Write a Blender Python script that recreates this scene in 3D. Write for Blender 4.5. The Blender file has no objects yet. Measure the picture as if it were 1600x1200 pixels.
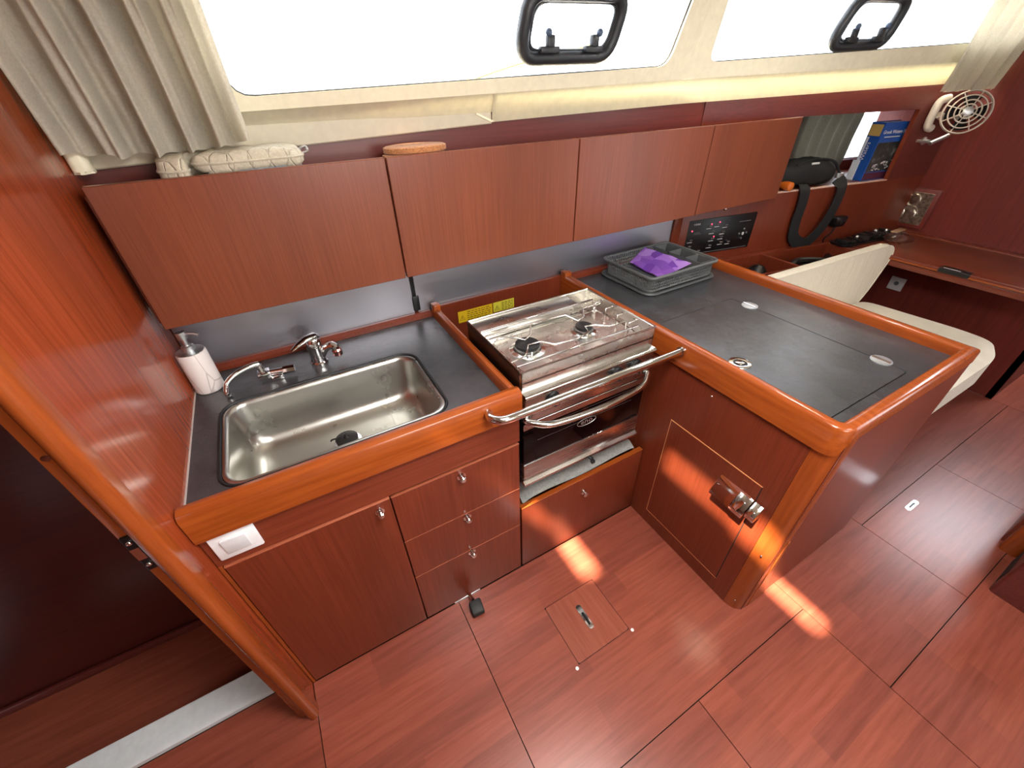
import bpy, bmesh, math, random
from mathutils import Vector, Matrix
random.seed(7)
C = bpy.context.scene.collection
PI = math.pi

# ------------------------------------------------------------------ camera, world, lights, exposure
cam_d = bpy.data.cameras.new('camera'); cam = bpy.data.objects.new('camera', cam_d); C.objects.link(cam)
bpy.context.scene.camera = cam
YAW, PIT, ROL, FPX = 0.500777, -0.637311, -0.026976, 642.35
cy, sy, cp, sp, cr, sr = math.cos(YAW), math.sin(YAW), math.cos(PIT), math.sin(PIT), math.cos(ROL), math.sin(ROL)
fw = Vector((sy*cp, cy*cp, sp)); rt0 = Vector((cy, -sy, 0)); up0 = rt0.cross(fw)
rt = cr*rt0 + sr*up0; upv = -sr*rt0 + cr*up0
cam.matrix_world = Matrix(((rt.x, upv.x, -fw.x, 0), (rt.y, upv.y, -fw.y, 0), (rt.z, upv.z, -fw.z, 1.64), (0, 0, 0, 1)))
cam_d.sensor_fit = 'HORIZONTAL'; cam_d.sensor_width = 36.0; cam_d.lens = FPX/1600*36.0
cam_d.clip_start = 0.02

sc = bpy.context.scene
sc.view_settings.view_transform = 'Standard'; sc.view_settings.look = 'None'
sc.view_settings.gamma = 1.0; sc.view_settings.use_curve_mapping = False
sc.view_settings.exposure = 0.54

w = bpy.data.worlds.new('sky'); sc.world = w; w.use_nodes = True
bg = w.node_tree.nodes['Background']; bg.inputs[0].default_value = (0.87, 0.94, 1.0, 1); bg.inputs[1].default_value = 4.5

def area(name, loc, aim, sx, sy_, power, col):
    d = bpy.data.lights.new(name, 'AREA'); d.shape = 'RECTANGLE'; d.size = sx; d.size_y = sy_; d.energy = power; d.color = col
    o = bpy.data.objects.new(name, d); C.objects.link(o); o.location = loc
    o.rotation_euler = (Vector(aim)-Vector(loc)).to_track_quat('-Z', 'Y').to_euler(); return o
area('saloon_front_fill', (0.7, -1.50, 1.55), (0.2, 1.4, 1.80), 0.9, 0.4, 15, (1.0, 0.97, 0.93))  # added frontal fill for liner and curtains; no window stands here
area('galley_top_fill', (0.42, 0.10, 1.93), (0.42, 0.16, 0), 0.5, 0.5, 22, (1.0, 0.97, 0.93))  # added overhead fill for floor and bulkhead, under a closed ceiling
area('saloon_top_fill', (1.35, -0.55, 1.93), (1.2, 0.1, 0), 0.6, 0.6, 11, (1.0, 0.97, 0.95))  # added general fill from above; the ceiling has no opening here
area('forward_hatch_light', (4.6, 0.0, 1.90), (4.3, 0.0, 0), 0.6, 0.6, 22, (0.90, 0.93, 1.0))
dl = bpy.data.lights.new('downlight_lamp', 'AREA'); dl.shape = 'DISK'; dl.size = .09; dl.energy = 4.5; dl.color = (1, .96, .92)
do = bpy.data.objects.new('downlight_lamp', dl); C.objects.link(do); do.location = (1.74, .72, 1.935)
SUN_DIR = Vector((0.205, 0.03, -0.38))
sd = bpy.data.lights.new('sun', 'SUN'); sd.energy = 62; sd.angle = math.radians(2.2); sd.color = (1.0, 0.86, 0.62)
so = bpy.data.objects.new('sun', sd); C.objects.link(so); so.location = (0, 0, 3)
so.rotation_euler = SUN_DIR.to_track_quat('-Z', 'Y').to_euler()

# ------------------------------------------------------------------ materials
def lin(h):
    h = h.lstrip('#'); v = [int(h[i:i+2], 16)/255 for i in (0, 2, 4)]
    return tuple((c/12.92 if c <= .04045 else ((c+.055)/1.055)**2.4) for c in v) + (1,)
class NT:
    def __init__(s, name):
        s.m = bpy.data.materials.new(name); s.m.use_nodes = True; s.t = s.m.node_tree; s.b = s.t.nodes['Principled BSDF']
    def n(s, typ, **kw):
        x = s.t.nodes.new(typ)
        for k, v in kw.items(): setattr(x, k, v)
        return x
    def l(s, a, b): s.t.links.new(a, b)
    def coords(s, scale=(1, 1, 1), rot=(0, 0, 0)):
        tc = s.n('ShaderNodeTexCoord'); mp = s.n('ShaderNodeMapping'); mp.inputs['Scale'].default_value = scale; mp.inputs['Rotation'].default_value = rot
        s.l(tc.outputs['Object'], mp.inputs['Vector']); return mp.outputs['Vector']
    def noise(s, vec, scale, detail=4, rough=.6):
        x = s.n('ShaderNodeTexNoise'); x.inputs['Scale'].default_value = scale; x.inputs['Detail'].default_value = detail; x.inputs['Roughness'].default_value = rough
        s.l(vec, x.inputs['Vector']); return x.outputs['Fac']
    def ramp(s, fac, stops):
        r = s.n('ShaderNodeValToRGB'); e = r.color_ramp.elements
        while len(e) < len(stops): e.new(.5)
        for i, (p, c) in enumerate(stops): e[i].position = p; e[i].color = c
        s.l(fac, r.inputs['Fac']); return r.outputs['Color']
    def bump(s, fac, strength, dist=.002):
        b = s.n('ShaderNodeBump'); b.inputs['Strength'].default_value = strength; b.inputs['Distance'].default_value = dist
        s.l(fac, b.inputs['Height']); s.l(b.outputs['Normal'], s.b.inputs['Normal'])
    def mix(s, fac, a, b, mode='MIX'):
        x = s.n('ShaderNodeMix', data_type='RGBA', blend_type=mode)
        if isinstance(fac, float): x.inputs[0].default_value = fac
        else: s.l(fac, x.inputs[0])
        for i, v in ((6, a), (7, b)):
            if isinstance(v, tuple): x.inputs[i].default_value = v
            else: s.l(v, x.inputs[i])
        return x.outputs[2]
def plain(name, col, rough=.5, metal=0., spec=.5, coat=0., emit=None, bump=None):
    m = NT(name); m.b.inputs['Base Color'].default_value = lin(col); m.b.inputs['Roughness'].default_value = rough
    m.b.inputs['Metallic'].default_value = metal; m.b.inputs['Specular IOR Level'].default_value = spec; m.b.inputs['Coat Weight'].default_value = coat
    if emit: m.b.inputs['Emission Color'].default_value = lin(emit[0]); m.b.inputs['Emission Strength'].default_value = emit[1]
    v = m.coords(); f = m.noise(v, bump[0] if bump else 40, 3)
    a = lin(col); lo = tuple(c*.9 for c in a[:3])+(1,); m.l(m.ramp(f, [(.3, lo), (.7, a)]), m.b.inputs['Base Color'])
    if bump: m.bump(f, bump[1], bump[2])
    return m.m
def wood(name, dark, light, axis='z', rough=.32, fine=1.0, spec=.5, rnd=0.):
    m = NT(name); s = [70*fine]*3; s['xyz'.index(axis)] = 2.2
    v = m.coords(tuple(s)); f1 = m.noise(v, 1.6, 5, .65)
    s2 = [6.]*3; s2['xyz'.index(axis)] = .5
    f2 = m.noise(m.coords(tuple(s2)), 1.0, 2, .5)
    c1 = m.ramp(f1, [(.32, lin(dark)), (.62, lin(light))])
    c2 = m.ramp(f2, [(.3, (.70, .70, .70, 1)), (.7, (.90, .885, .87, 1))])
    c = m.mix(1.0, c1, c2, 'MULTIPLY')
    if rnd:
        oi = m.n('ShaderNodeObjectInfo')
        c3 = m.ramp(oi.outputs['Random'], [(0., (1-rnd, 1-rnd, 1-rnd*.8, 1)), (.5, (1, 1, 1, 1)), (1., (1+rnd*.5, 1+rnd*.6, 1+rnd*.6, 1))])
        c = m.mix(1.0, c, c3, 'MULTIPLY')
    m.l(c, m.b.inputs['Base Color']); m.b.inputs['Roughness'].default_value = rough; m.b.inputs['Specular IOR Level'].default_value = spec
    m.bump(f1, .03, .001); return m.m
def metal(name, col, rough, brush=None, bs=.1):
    m = NT(name); m.b.inputs['Metallic'].default_value = 1.; m.b.inputs['Roughness'].default_value = rough; m.b.inputs['Base Color'].default_value = lin(col)
    s = [120., 120., 120.] if brush else [9., 9., 9.]
    if brush: s['xyz'.index(brush)] = 3.
    f = m.noise(m.coords(tuple(s)), 1., 3)
    r = m.n('ShaderNodeMapRange'); r.inputs[3].default_value = rough*.8; r.inputs[4].default_value = rough*1.25; m.l(f, r.inputs[0]); m.l(r.outputs[0], m.b.inputs['Roughness'])
    if brush: m.bump(f, bs, .0005)
    return m.m
def fabric(name, a, b, scale=220, rough=.9, big=6):
    m = NT(name); v = m.coords(); f = m.noise(v, scale, 2); g = m.noise(v, big, 3)
    c = m.mix(1.0, m.ramp(f, [(.3, lin(a)), (.7, lin(b))]), m.ramp(g, [(.3, (.9, .9, .9, 1)), (.7, (1.05, 1.05, 1.05, 1))]), 'MULTIPLY')
    m.l(c, m.b.inputs['Base Color']); m.b.inputs['Roughness'].default_value = rough; m.b.inputs['Sheen Weight'].default_value = .15; m.bump(f, .25, .001); return m.m

W_UP = wood('cherry_veneer_upright', '#773a25', '#8a4930', 'z', .32, 2.0)
W_LOW = wood('mahogany_veneer_upright', '#6b2a18', '#7e3822', 'z', .3, 1.9)
W_X = wood('mahogany_veneer_lengthwise', '#6c2c1a', '#833c26', 'x', .33)
W_Y = wood('mahogany_veneer_athwart', '#6c2c1a', '#833c26', 'y', .3)
W_EDGE = wood('highlit_veneer_edge', '#9c5236', '#b0644a', 'x', .3)  # veneer edge with its highlight put into a paler colour
W_BULK = wood('satin_mahogany_bulkhead', '#8f3c1e', '#a64a28', 'z', .19, .9)
W_TRIMX = wood('oiled_solid_wood_lengthwise', '#8c3f18', '#a3501f', 'x', .2, .5)
W_TRIMY = wood('oiled_solid_wood_athwart', '#8c3f18', '#a3501f', 'y', .2, .5)
W_TRIMZ = wood('oiled_solid_wood_upright', '#8c4019', '#a24e20', 'z', .25, .5)
W_DARK = wood('dark_red_mahogany', '#5d2723', '#6e302a', 'x', .35)
W_DARKZ = wood('dark_red_mahogany_upright', '#70302a', '#84382f', 'z', .35)
W_CABIN = wood('shaded_cabin_mahogany', '#4a1c18', '#58231d', 'x', .3)  # darker wood: shade of the aft cabin is put into its colour
W_FLOOR = wood('sole_veneer', '#884231', '#a05442', 'x', .3, .5, .5, .16)
M_GAP = plain('black_joint', '#120807', .8)
M_CREAM = plain('cream_gelcoat', '#f0e8cc', .45)
M_CEIL = plain('cream_headliner', '#cfc6b2', .7)
M_STEEL = metal('brushed_steel', '#b9bab8', .27, 'x')
M_SINK = metal('satin_sink_steel', '#bdbcb6', .28)
M_SPLASH = metal('satin_steel_sheet', '#b4b4bd', .40, 'x', .12)
M_HOBF = metal('satin_hob_steel', '#dcd9d2', .27)
M_HOB = metal('polished_steel', '#d2cfca', .12)
M_CHROME = metal('chrome', '#dcdcdc', .06)
M_ALU = metal('anodised_aluminium', '#cfd2d4', .4, 'x')
M_BLACK = plain('black_plastic', '#0c0c0e', .35)
M_RUBBER = plain('black_rubber', '#141416', .6)
M_IRON = plain('black_enamel', '#101012', .45)
M_OVENGL = plain('black_oven_glass', '#050304', .06, 0, .18)
M_WHITE = plain('white_plastic', '#e9e9ec', .35)
M_WHITE2 = plain('white_plastic_rocker', '#d4d5d8', .3)
M_YEL = plain('yellow_label', '#d3ae14', .5)
M_YEL2 = plain('lime_yellow_label', '#cfc43a', .5)
M_INK = plain('black_ink', '#2a2208', .6)
M_GREY = plain('dark_grey_plastic', '#5b5e5e', .42)
M_GREYT = plain('grey_tray_plastic', '#4e5152', .45)
M_CURT = fabric('greige_curtain_cloth', '#dcd5c4', '#ece6d6')
_n = M_CURT.node_tree; _b = _n.nodes['Principled BSDF']; _tl = _n.nodes.new('ShaderNodeBsdfTranslucent'); _tl.inputs[0].default_value = lin('#b5a88e'); _mx = _n.nodes.new('ShaderNodeMixShader'); _mx.inputs[0].default_value = .08
_n.links.new(_b.outputs[0], _mx.inputs[1]); _n.links.new(_tl.outputs[0], _mx.inputs[2]); _n.links.new(_mx.outputs[0], _n.nodes['Material Output'].inputs['Surface'])
M_UPH = fabric('cream_upholstery', '#cfc6b4', '#e0d8c6', 300)
M_MITT = fabric('quilted_oat_cotton', '#b0a794', '#c6bda8')
M_MITTB = fabric('pale_blue_cotton', '#8fa6bd', '#a8bbcc')
M_CORK = fabric('cork', '#8a5230', '#c0834f', 260, .85)
M_TOWEL = fabric('grey_dish_towel', '#a8aaa6', '#c4c5c0', 120)
M_BAG = fabric('black_nylon', '#050506', '#0a0a0c', 200, .75)
M_BAG.node_tree.nodes['Principled BSDF'].inputs['Sheen Weight'].default_value = 0
M_STRAP = fabric('black_webbing', '#0a0a0c', '#121215', 300, .8)
M_STRAP.node_tree.nodes['Principled BSDF'].inputs['Sheen Weight'].default_value = 0
M_SOAP = NT('marbled_ceramic')
_v = M_SOAP.coords(); _vo = M_SOAP.n('ShaderNodeTexVoronoi', feature='DISTANCE_TO_EDGE'); _vo.inputs['Scale'].default_value = 22
_mp = M_SOAP.coords((1, 1, .45), (.5, .3, .4)); M_SOAP.l(_mp, _vo.inputs['Vector'])
M_SOAP.l(M_SOAP.ramp(_vo.outputs['Distance'], [(0., lin('#a79d98')), (.03, lin('#dcd3d0'))]), M_SOAP.b.inputs['Base Color']); M_SOAP.b.inputs['Roughness'].default_value = .4; M_SOAP = M_SOAP.m
_t = NT('charcoal_laminate'); _v = _t.coords(); _f = _t.noise(_v, 9, 5, .6); _g = _t.noise(_v, 260, 2)
_t.l(_t.ramp(_f, [(.3, lin('#323335')), (.7, lin('#434447'))]), _t.b.inputs['Base Color']); _t.b.inputs['Roughness'].default_value = .21; _t.b.inputs['Specular IOR Level'].default_value = .8; _t.bump(_g, .5, .0012); M_TOP = _t.m
_t = NT('purple_patterned_cloth'); _v = _t.coords((1, .62, 1), (0, 0, .6)); _vo = _t.n('ShaderNodeTexVoronoi'); _vo.inputs['Scale'].default_value = 26; _t.l(_v, _vo.inputs['Vector'])
_s = _t.n('ShaderNodeSeparateColor'); _t.l(_vo.outputs['Color'], _s.inputs[0])
_t.l(_t.ramp(_s.outputs[0], [(.15, lin('#8a50c8')), (.5, lin('#b478e2')), (.85, lin('#d2a4f4'))]), _t.b.inputs['Base Color']); _t.b.inputs['Roughness'].default_value = .8; M_PURP = _t.m
# clear panes: mostly see-through with a mirror sheen
_t = NT('clear_acrylic'); _t.t.nodes.remove(_t.b); _tr = _t.n('ShaderNodeBsdfTransparent'); _tr.inputs[0].default_value = (.96, .96, .97, 1); _gl = _t.n('ShaderNodeBsdfGlossy'); _gl.inputs['Roughness'].default_value = .02
_lw = _t.n('ShaderNodeLayerWeight'); _lw.inputs[0].default_value = .5; _fr = _t.n('ShaderNodeMath', operation='POWER'); _fr.inputs[1].default_value = 4.5; _t.l(_lw.outputs['Facing'], _fr.inputs[0]); _mx = _t.n('ShaderNodeMixShader'); _t.l(_fr.outputs[0], _mx.inputs[0]); _t.l(_tr.outputs[0], _mx.inputs[1]); _t.l(_gl.outputs[0], _mx.inputs[2])
_t.l(_mx.outputs[0], _t.t.nodes['Material Output'].inputs['Surface']); M_GLASS = _t.m
_t = NT('clear_bag_film'); _t.t.nodes.remove(_t.b); _tr = _t.n('ShaderNodeBsdfTransparent'); _tr.inputs[0].default_value = (.9, .86, .84, 1); _gl = _t.n('ShaderNodeBsdfGlossy'); _gl.inputs['Roughness'].default_value = .12
_lw = _t.n('ShaderNodeLayerWeight'); _lw.inputs[0].default_value = .5; _fr = _t.n('ShaderNodeMath', operation='POWER'); _fr.inputs[1].default_value = 2.0; _t.l(_lw.outputs['Facing'], _fr.inputs[0]); _mx = _t.n('ShaderNodeMixShader'); _t.l(_fr.outputs[0], _mx.inputs[0]); _t.l(_tr.outputs[0], _mx.inputs[1]); _t.l(_gl.outputs[0], _mx.inputs[2])
_t.l(_mx.outputs[0], _t.t.nodes['Material Output'].inputs['Surface']); M_FILM = _t.m
M_PORT = plain('dark_grey_port_frame', '#26282c', .4)
M_FANW = plain('ivory_fan_plastic', '#cfc5b8', .4)
M_SILV = metal('embossed_silver', '#cfc8ba', .28)
M_FACE = plain('dark_painted_face', '#4a2c1c', .6)
M_BLUE = plain('blue_book_cover', '#1f4f9e', .35)
M_PAPER = plain('paper', '#dfe6ee', .6)
M_SKYB = plain('pale_cover_blue', '#5f93c8', .4)
M_MAROON = plain('maroon_cover_band', '#4d1f35', .4)
_t = NT('coast_cover_print'); _v = _t.coords(); _f = _t.noise(_v, 24, 6); _t.l(_t.ramp(_f, [(.35, lin('#1d2024')), (.55, lin('#3c3d3a')), (.72, lin('#8f8d88'))]), _t.b.inputs['Base Color']); _t.b.inputs['Roughness'].default_value = .35; M_COAST = _t.m
M_GOLD = plain('gold_spine_panel', '#c9a860', .45)
M_ORANGE = plain('orange_glossy', '#c8641e', .2, coat=.6)
M_LED = plain('red_led', '#ff3050', .4, emit=('#ff3a5a', 3.0))
M_LABELW = plain('white_print', '#c9c9c9', .5)
M_WEBY = plain('yellow_webbing', '#b3a04c', .8)

# ------------------------------------------------------------------ mesh builder
class MB:
    def __init__(s, M=None): s.bm = bmesh.new(); s.M = M
    def _fin(s, vs):
        if s.M is not None: bmesh.ops.transform(s.bm, matrix=s.M, verts=[v for v in vs if v.is_valid])
    def box(s, x0, x1, y0, y1, z0, z1, bev=0., seg=2):
        P = [(x0,y0,z0),(x1,y0,z0),(x1,y1,z0),(x0,y1,z0),(x0,y0,z1),(x1,y0,z1),(x1,y1,z1),(x0,y1,z1)]
        return s.hexa(P, bev, seg)
    def hexa(s, P, bev=0., seg=2):
        v = [s.bm.verts.new(p) for p in P]
        f = [s.bm.faces.new([v[i] for i in q]) for q in ((3,2,1,0),(4,5,6,7),(0,1,5,4),(1,2,6,5),(2,3,7,6),(3,0,4,7))]
        if bev:
            es = list({e for q in f for e in q.edges}); r = bmesh.ops.bevel(s.bm, geom=es, offset=bev, segments=seg, affect='EDGES', profile=.5)
            v = list({x for q in r['faces'] for x in q.verts} | {x for x in v if x.is_valid})
        s._fin(v); return s
    def prism(s, pts, ax, a, b, bev=0., seg=2):
        """pts in the two axes other than ax (cyclic order), extruded from a to b"""
        def mk(p, t):
            return {'x': (t, p[0], p[1]), 'y': (p[0], t, p[1]), 'z': (p[0], p[1], t)}[ax]
        lo = [s.bm.verts.new(mk(p, a)) for p in pts]; hi = [s.bm.verts.new(mk(p, b)) for p in pts]; n = len(pts)
        f = [s.bm.faces.new(lo[::-1]), s.bm.faces.new(hi)] + [s.bm.faces.new((lo[i], lo[(i+1)%n], hi[(i+1)%n], hi[i])) for i in range(n)]
        vs = lo+hi
        if bev:
            es = list({e for q in f[:2] for e in q.edges}); r = bmesh.ops.bevel(s.bm, geom=es, offset=bev, segments=seg, affect='EDGES')
            vs = list({x for q in r['faces'] for x in q.verts} | {x for x in vs if x.is_valid})
        bmesh.ops.recalc_face_normals(s.bm, faces=list({q for x in vs for q in x.link_faces}))
        s._fin(vs); return s
    def cyl(s, p0, p1, r0, r1=None, n=16):
        p0, p1 = Vector(p0), Vector(p1); r1 = r0 if r1 is None else r1
        q = (p1-p0).to_track_quat('Z', 'Y'); vs = []
        a = [s.bm.verts.new(p0 + q @ Vector((r0*math.cos(2*PI*i/n), r0*math.sin(2*PI*i/n), 0))) for i in range(n)]
        b = [s.bm.verts.new(p1 + q @ Vector((r1*math.cos(2*PI*i/n), r1*math.sin(2*PI*i/n), 0))) for i in range(n)]
        s.bm.faces.new(a[::-1]); s.bm.faces.new(b)
        for i in range(n): s.bm.faces.new((a[i], a[(i+1)%n], b[(i+1)%n], b[i]))
        s._fin(a+b); return s
    def tube(s, pts, r, n=8, closed=False, flat=None):
        pts = [Vector(p) for p in pts]; m = len(pts); rings = []; prev = None
        for i, p in enumerate(pts):
            d = (pts[(i+1) % m]-pts[i-1]) if closed else (pts[min(i+1, m-1)]-pts[max(i-1, 0)])
            d.normalize()
            if prev is None:
                u = d.cross(Vector((0, 0, 1)));  u = u if u.length > 1e-3 else d.cross(Vector((0, 1, 0)))
            else: u = prev - d*prev.dot(d)
            u.normalize(); prev = u; v = d.cross(u)
            rr = r[i] if isinstance(r, (list, tuple)) else r
            fl = flat if flat else 1.
            rings.append([s.bm.verts.new(p + u*rr*math.cos(2*PI*k/n) + v*rr*fl*math.sin(2*PI*k/n)) for k in range(n)])
        for i in range(m if closed else m-1):
            A, B = rings[i], rings[(i+1) % m]
            for k in range(n): s.bm.faces.new((A[k], A[(k+1)%n], B[(k+1)%n], B[k]))
        if not closed: s.bm.faces.new(rings[0][::-1]); s.bm.faces.new(rings[-1])
        s._fin([v for R in rings for v in R]); return s
    def lathe(s, prof, c, n=24, axis=(0, 0, 1)):
        q = Vector(axis).to_track_quat('Z', 'Y'); c = Vector(c); rings = []
        for r, z in prof: rings.append([s.bm.verts.new(c + q @ Vector((max(r, 1e-4)*math.cos(2*PI*k/n), max(r, 1e-4)*math.sin(2*PI*k/n), z))) for k in range(n)])
        for A, B in zip(rings, rings[1:]):
            for k in range(n): s.bm.faces.new((A[k], A[(k+1)%n], B[(k+1)%n], B[k]))
        s.bm.faces.new(rings[0][::-1]); s.bm.faces.new(rings[-1])
        s._fin([v for R in rings for v in R]); return s
    def ball(s, c, r, n=14):
        c = Vector(c); r = Vector(r) if hasattr(r, '__len__') else Vector((r, r, r))
        x = bmesh.ops.create_uvsphere(s.bm, u_segments=n, v_segments=max(6, n//2+1), radius=1., matrix=Matrix.Translation(c) @ Matrix.Diagonal((*r, 1)))
        s._fin(x['verts']); return s
    def grid(s, fn, nu, nv, thick=0., wrap=False):
        """surface fn(u,v) -> point; thick > 0 closes it with a back face offset along fn's normal"""
        g = [[s.bm.verts.new(fn(i/nu, j/nv)) for j in range(nv+1)] for i in range(nu+1)]; fs = []
        for i in range(nu):
            for j in range(nv): fs.append(s.bm.faces.new((g[i][j], g[i+1][j], g[i+1][j+1], g[i][j+1])))
        vs = [v for r in g for v in r]
        if thick:
            r = bmesh.ops.solidify(s.bm, geom=fs, thickness=thick); vs += [x for x in r['geom'] if isinstance(x, bmesh.types.BMVert)]
        s._fin(list(set(vs))); return s
LOC = {}
def wl(o): return LOC.get(o.name, Vector((0, 0, 0))) if o is not None else Vector((0, 0, 0))
def build(name, mb, mat, parent=None, ang=35, loc=None, smooth=True):
    bm = mb.bm
    base = wl(parent)
    if parent is None:
        if loc is None:
            xs = [v.co for v in bm.verts]
            loc = Vector(((min(v.x for v in xs)+max(v.x for v in xs))/2, (min(v.y for v in xs)+max(v.y for v in xs))/2, min(v.z for v in xs)))
        base = Vector(loc)
    bmesh.ops.translate(bm, vec=-base, verts=bm.verts)
    bmesh.ops.recalc_face_normals(bm, faces=bm.faces)
    me = bpy.data.meshes.new(name); bm.to_mesh(me); bm.free(); me.materials.append(mat)
    if smooth:
        me.polygons.foreach_set('use_smooth', [True]*len(me.polygons)); me.set_sharp_from_angle(angle=math.radians(ang))
    o = bpy.data.objects.new(name, me); C.objects.link(o)
    if parent is not None: o.parent = parent; LOC[o.name] = base.copy()
    else: o.location = base; LOC[o.name] = base.copy()
    return o
def thing(name, label, cat, loc, group=None):
    o = bpy.data.objects.new(name, None); C.objects.link(o); o.location = loc; LOC[o.name] = Vector(loc); o.empty_display_size = .05
    o['label'] = label; o['category'] = cat
    if group: o['group'] = group
    return o
def tag(o, label, cat, group=None):
    o['label'] = label; o['category'] = cat
    if group: o['group'] = group
    return o
def struct(name, mb, mat, parent=None, **k):
    o = build(name, mb, mat, parent, **k)
    if parent is None: o['kind'] = 'structure'
    return o
def sgroup(name, loc=(0, 0, 0)):
    o = bpy.data.objects.new(name, None); C.objects.link(o); o.location = loc; LOC[o.name] = Vector(loc); o['kind'] = 'structure'; return o
def text(name, s, size, loc, xdir, updir, mat, parent, ext=.0008, align='LEFT', sx=1.):
    cu = bpy.data.curves.new(name, 'FONT'); cu.body = s; cu.size = size; cu.extrude = ext; cu.align_x = align; cu.resolution_u = 2
    o = bpy.data.objects.new(name, cu); C.objects.link(o)
    me = bpy.data.meshes.new_from_object(o.evaluated_get(bpy.context.evaluated_depsgraph_get())); bpy.data.objects.remove(o); bpy.data.curves.remove(cu)
    X = Vector(xdir).normalized(); U = Vector(updir).normalized(); N = X.cross(U)
    base = Vector(loc)-wl(parent)
    me.transform(Matrix(((X.x*sx, U.x, N.x, base.x), (X.y*sx, U.y, N.y, base.y), (X.z*sx, U.z, N.z, base.z), (0, 0, 0, 1))))
    me.materials.clear(); me.materials.append(mat); me.name = name
    o = bpy.data.objects.new(name, me); C.objects.link(o); o.parent = parent; return o
def rrect(x0, x1, y0, y1, r, n=5):
    P = []
    for cx, cy_, a in ((x1-r, y1-r, 0), (x0+r, y1-r, 90), (x0+r, y0+r, 180), (x1-r, y0+r, 270)):
        for i in range(n+1):
            t = math.radians(a+90*i/n); P.append((cx+r*math.cos(t), cy_+r*math.sin(t)))
    return P
def rpoly(pts, r, n=4):
    """polygon with rounded corners (2-D)"""
    out = []; m = len(pts)
    for i in range(m):
        p = Vector(pts[i]); a = (Vector(pts[i-1])-p); b = (Vector(pts[(i+1) % m])-p)
        d = min(r, a.length*.45, b.length*.45); A = p+a.normalized()*d; B = p+b.normalized()*d
        for k in range(n+1):
            t = k/n; q = A*(1-t)**2 + p*2*t*(1-t) + B*t*t; out.append((q.x, q.y))
    return out
def bez(pts, n=8):
    """Catmull-Rom through points"""
    P = [Vector(p) for p in pts]; out = []
    for i in range(len(P)-1):
        p0, p1, p2, p3 = P[max(i-1, 0)], P[i], P[i+1], P[min(i+2, len(P)-1)]
        for k in range(n):
            t = k/n; out.append(.5*((2*p1)+(p2-p0)*t+(2*p0-5*p1+4*p2-p3)*t*t+(3*p1-p0-3*p2+p3)*t**3))
    out.append(P[-1]); return out
def knob(name, c, axis, r, parent, mat=None):
    k = build(name, MB().lathe([(r*1.25, 0), (r*1.3, .003), (r*.75, .004), (r*.6, .01), (r*.95, .014), (r, .018), (r*.7, .023), (r*.15, .0235)], c, 16, axis), mat or M_CHROME, parent)
    return k

# ------------------------------------------------------------------ hull frame: where things stand
XB = -0.365                     # galley face of the left bulkhead
YF, YB = 0.806, 1.465           # cabinet fronts, hull side behind the worktop
XR = 3.50                       # navigation bulkhead
KB = 0.19                       # the hull turns inboard past the galley
def yo(x): return YB - KB*max(0., x-1.855)
def wb(x, d=0.): return yo(x) - d      # d = distance inboard of the hull lining

# ------------------------------------------------------------------ floor: panels > veneer planks
floor = sgroup('floor')
def cut(r, h):
    x0, x1, y0, y1 = r; a, b, c, d = h
    if a >= x1 or b <= x0 or c >= y1 or d <= y0: return [r]
    out = []
    if x0 < a: out.append((x0, a, y0, y1)); x0 = a
    if x1 > b: out.append((b, x1, y0, y1)); x1 = b
    if y0 < c: out.append((x0, x1, y0, c))
    if y1 > d: out.append((x0, x1, d, y1))
    return out
def panel(x0, x1, y0, y1, planks=True, hole=None, ph=0.):
    g = .0014; x0 += g; x1 -= g; y0 += g; y1 -= g
    p = build('floor_panel', MB().box(x0, x1, y0, y1, -.03, -.0045), M_GAP, floor, smooth=False)
    if not planks:
        build('floor_sheet', MB().box(x0, x1, y0, y1, -.0045, 0), W_FLOOR, p, smooth=False); return p
    y = y0; row = 0
    while y < y1-.002:
        ye = min(y+.078, y1)
        if y1-ye < .02: ye = y1
        x = x0; first = True
        while x < x1-.002:
            L = random.uniform(.30, .52)*(random.uniform(.3, 1.) if first else 1.); first = False
            xe = min(x+L, x1)
            if x1-xe < .08: xe = x1
            rs = [(x, xe, y, ye)]
            if hole: rs = cut(rs[0], hole)
            for a, b, c, d in rs:
                if b-a > .004 and d-c > .004:
                    build('plank', MB().box(a, b, c, d, -.0045, 0), W_FLOOR, p, smooth=False)
            x = xe
        y = ye; row += 1
    return p
panel(-1.3, -.364, .30, .84); panel(-.364, .176, .12, .806)
HATCH = (.452, .683, .396, .615)
gp = panel(.176, 1.30, .12, .806, hole=HATCH)
panel(-1.3, -.364, -1.0, .30, False); panel(-.364, .176, -1.0, .12, False)
panel(.176, .727, -.30, .12); panel(.727, 1.30, -.42, .12); panel(.176, 1.30, -1.0, -.42, False)
panel(1.30, 1.88, -.17, .30); np_ = panel(1.88, 2.59, -.17, .203); panel(2.59, 3.5, -.17, .203)
panel(1.88, 3.5, .203, 1.15, False); panel(1.30, 2.2, -.50, -.17); panel(1.30, 3.5, -1.0, -.50, False); panel(2.2, 3.5, -.5, -.17)
panel(3.5, 5.2, -1.0, .30, False); panel(-1.3, -.39, .95, 1.25, False)
for c in ((.69, .388), (.44, .39)): build('screw_plug', MB().cyl((c[0], c[1], -.002), (c[0], c[1], .0012), .006, n=10), M_WHITE, gp)
h = build('floor_hatch', MB().prism(rrect(HATCH[0]+.002, HATCH[1]-.002, HATCH[2]+.002, HATCH[3]-.002, .008), 'z', -.02, .0004), wood('hatch_veneer', '#8f4735', '#a55a46', 'y', .3, .5), gp)
def pull(x, y, along, parent):
    a, b = (.011, .047) if along == 'y' else (.047, .011)
    o = build('pull_plate', MB().prism(rrect(x-a, x+a, y-b, y+b, .008), 'z', 0, .0025, .0006, 1), M_CHROME, parent)
    return o
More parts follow.
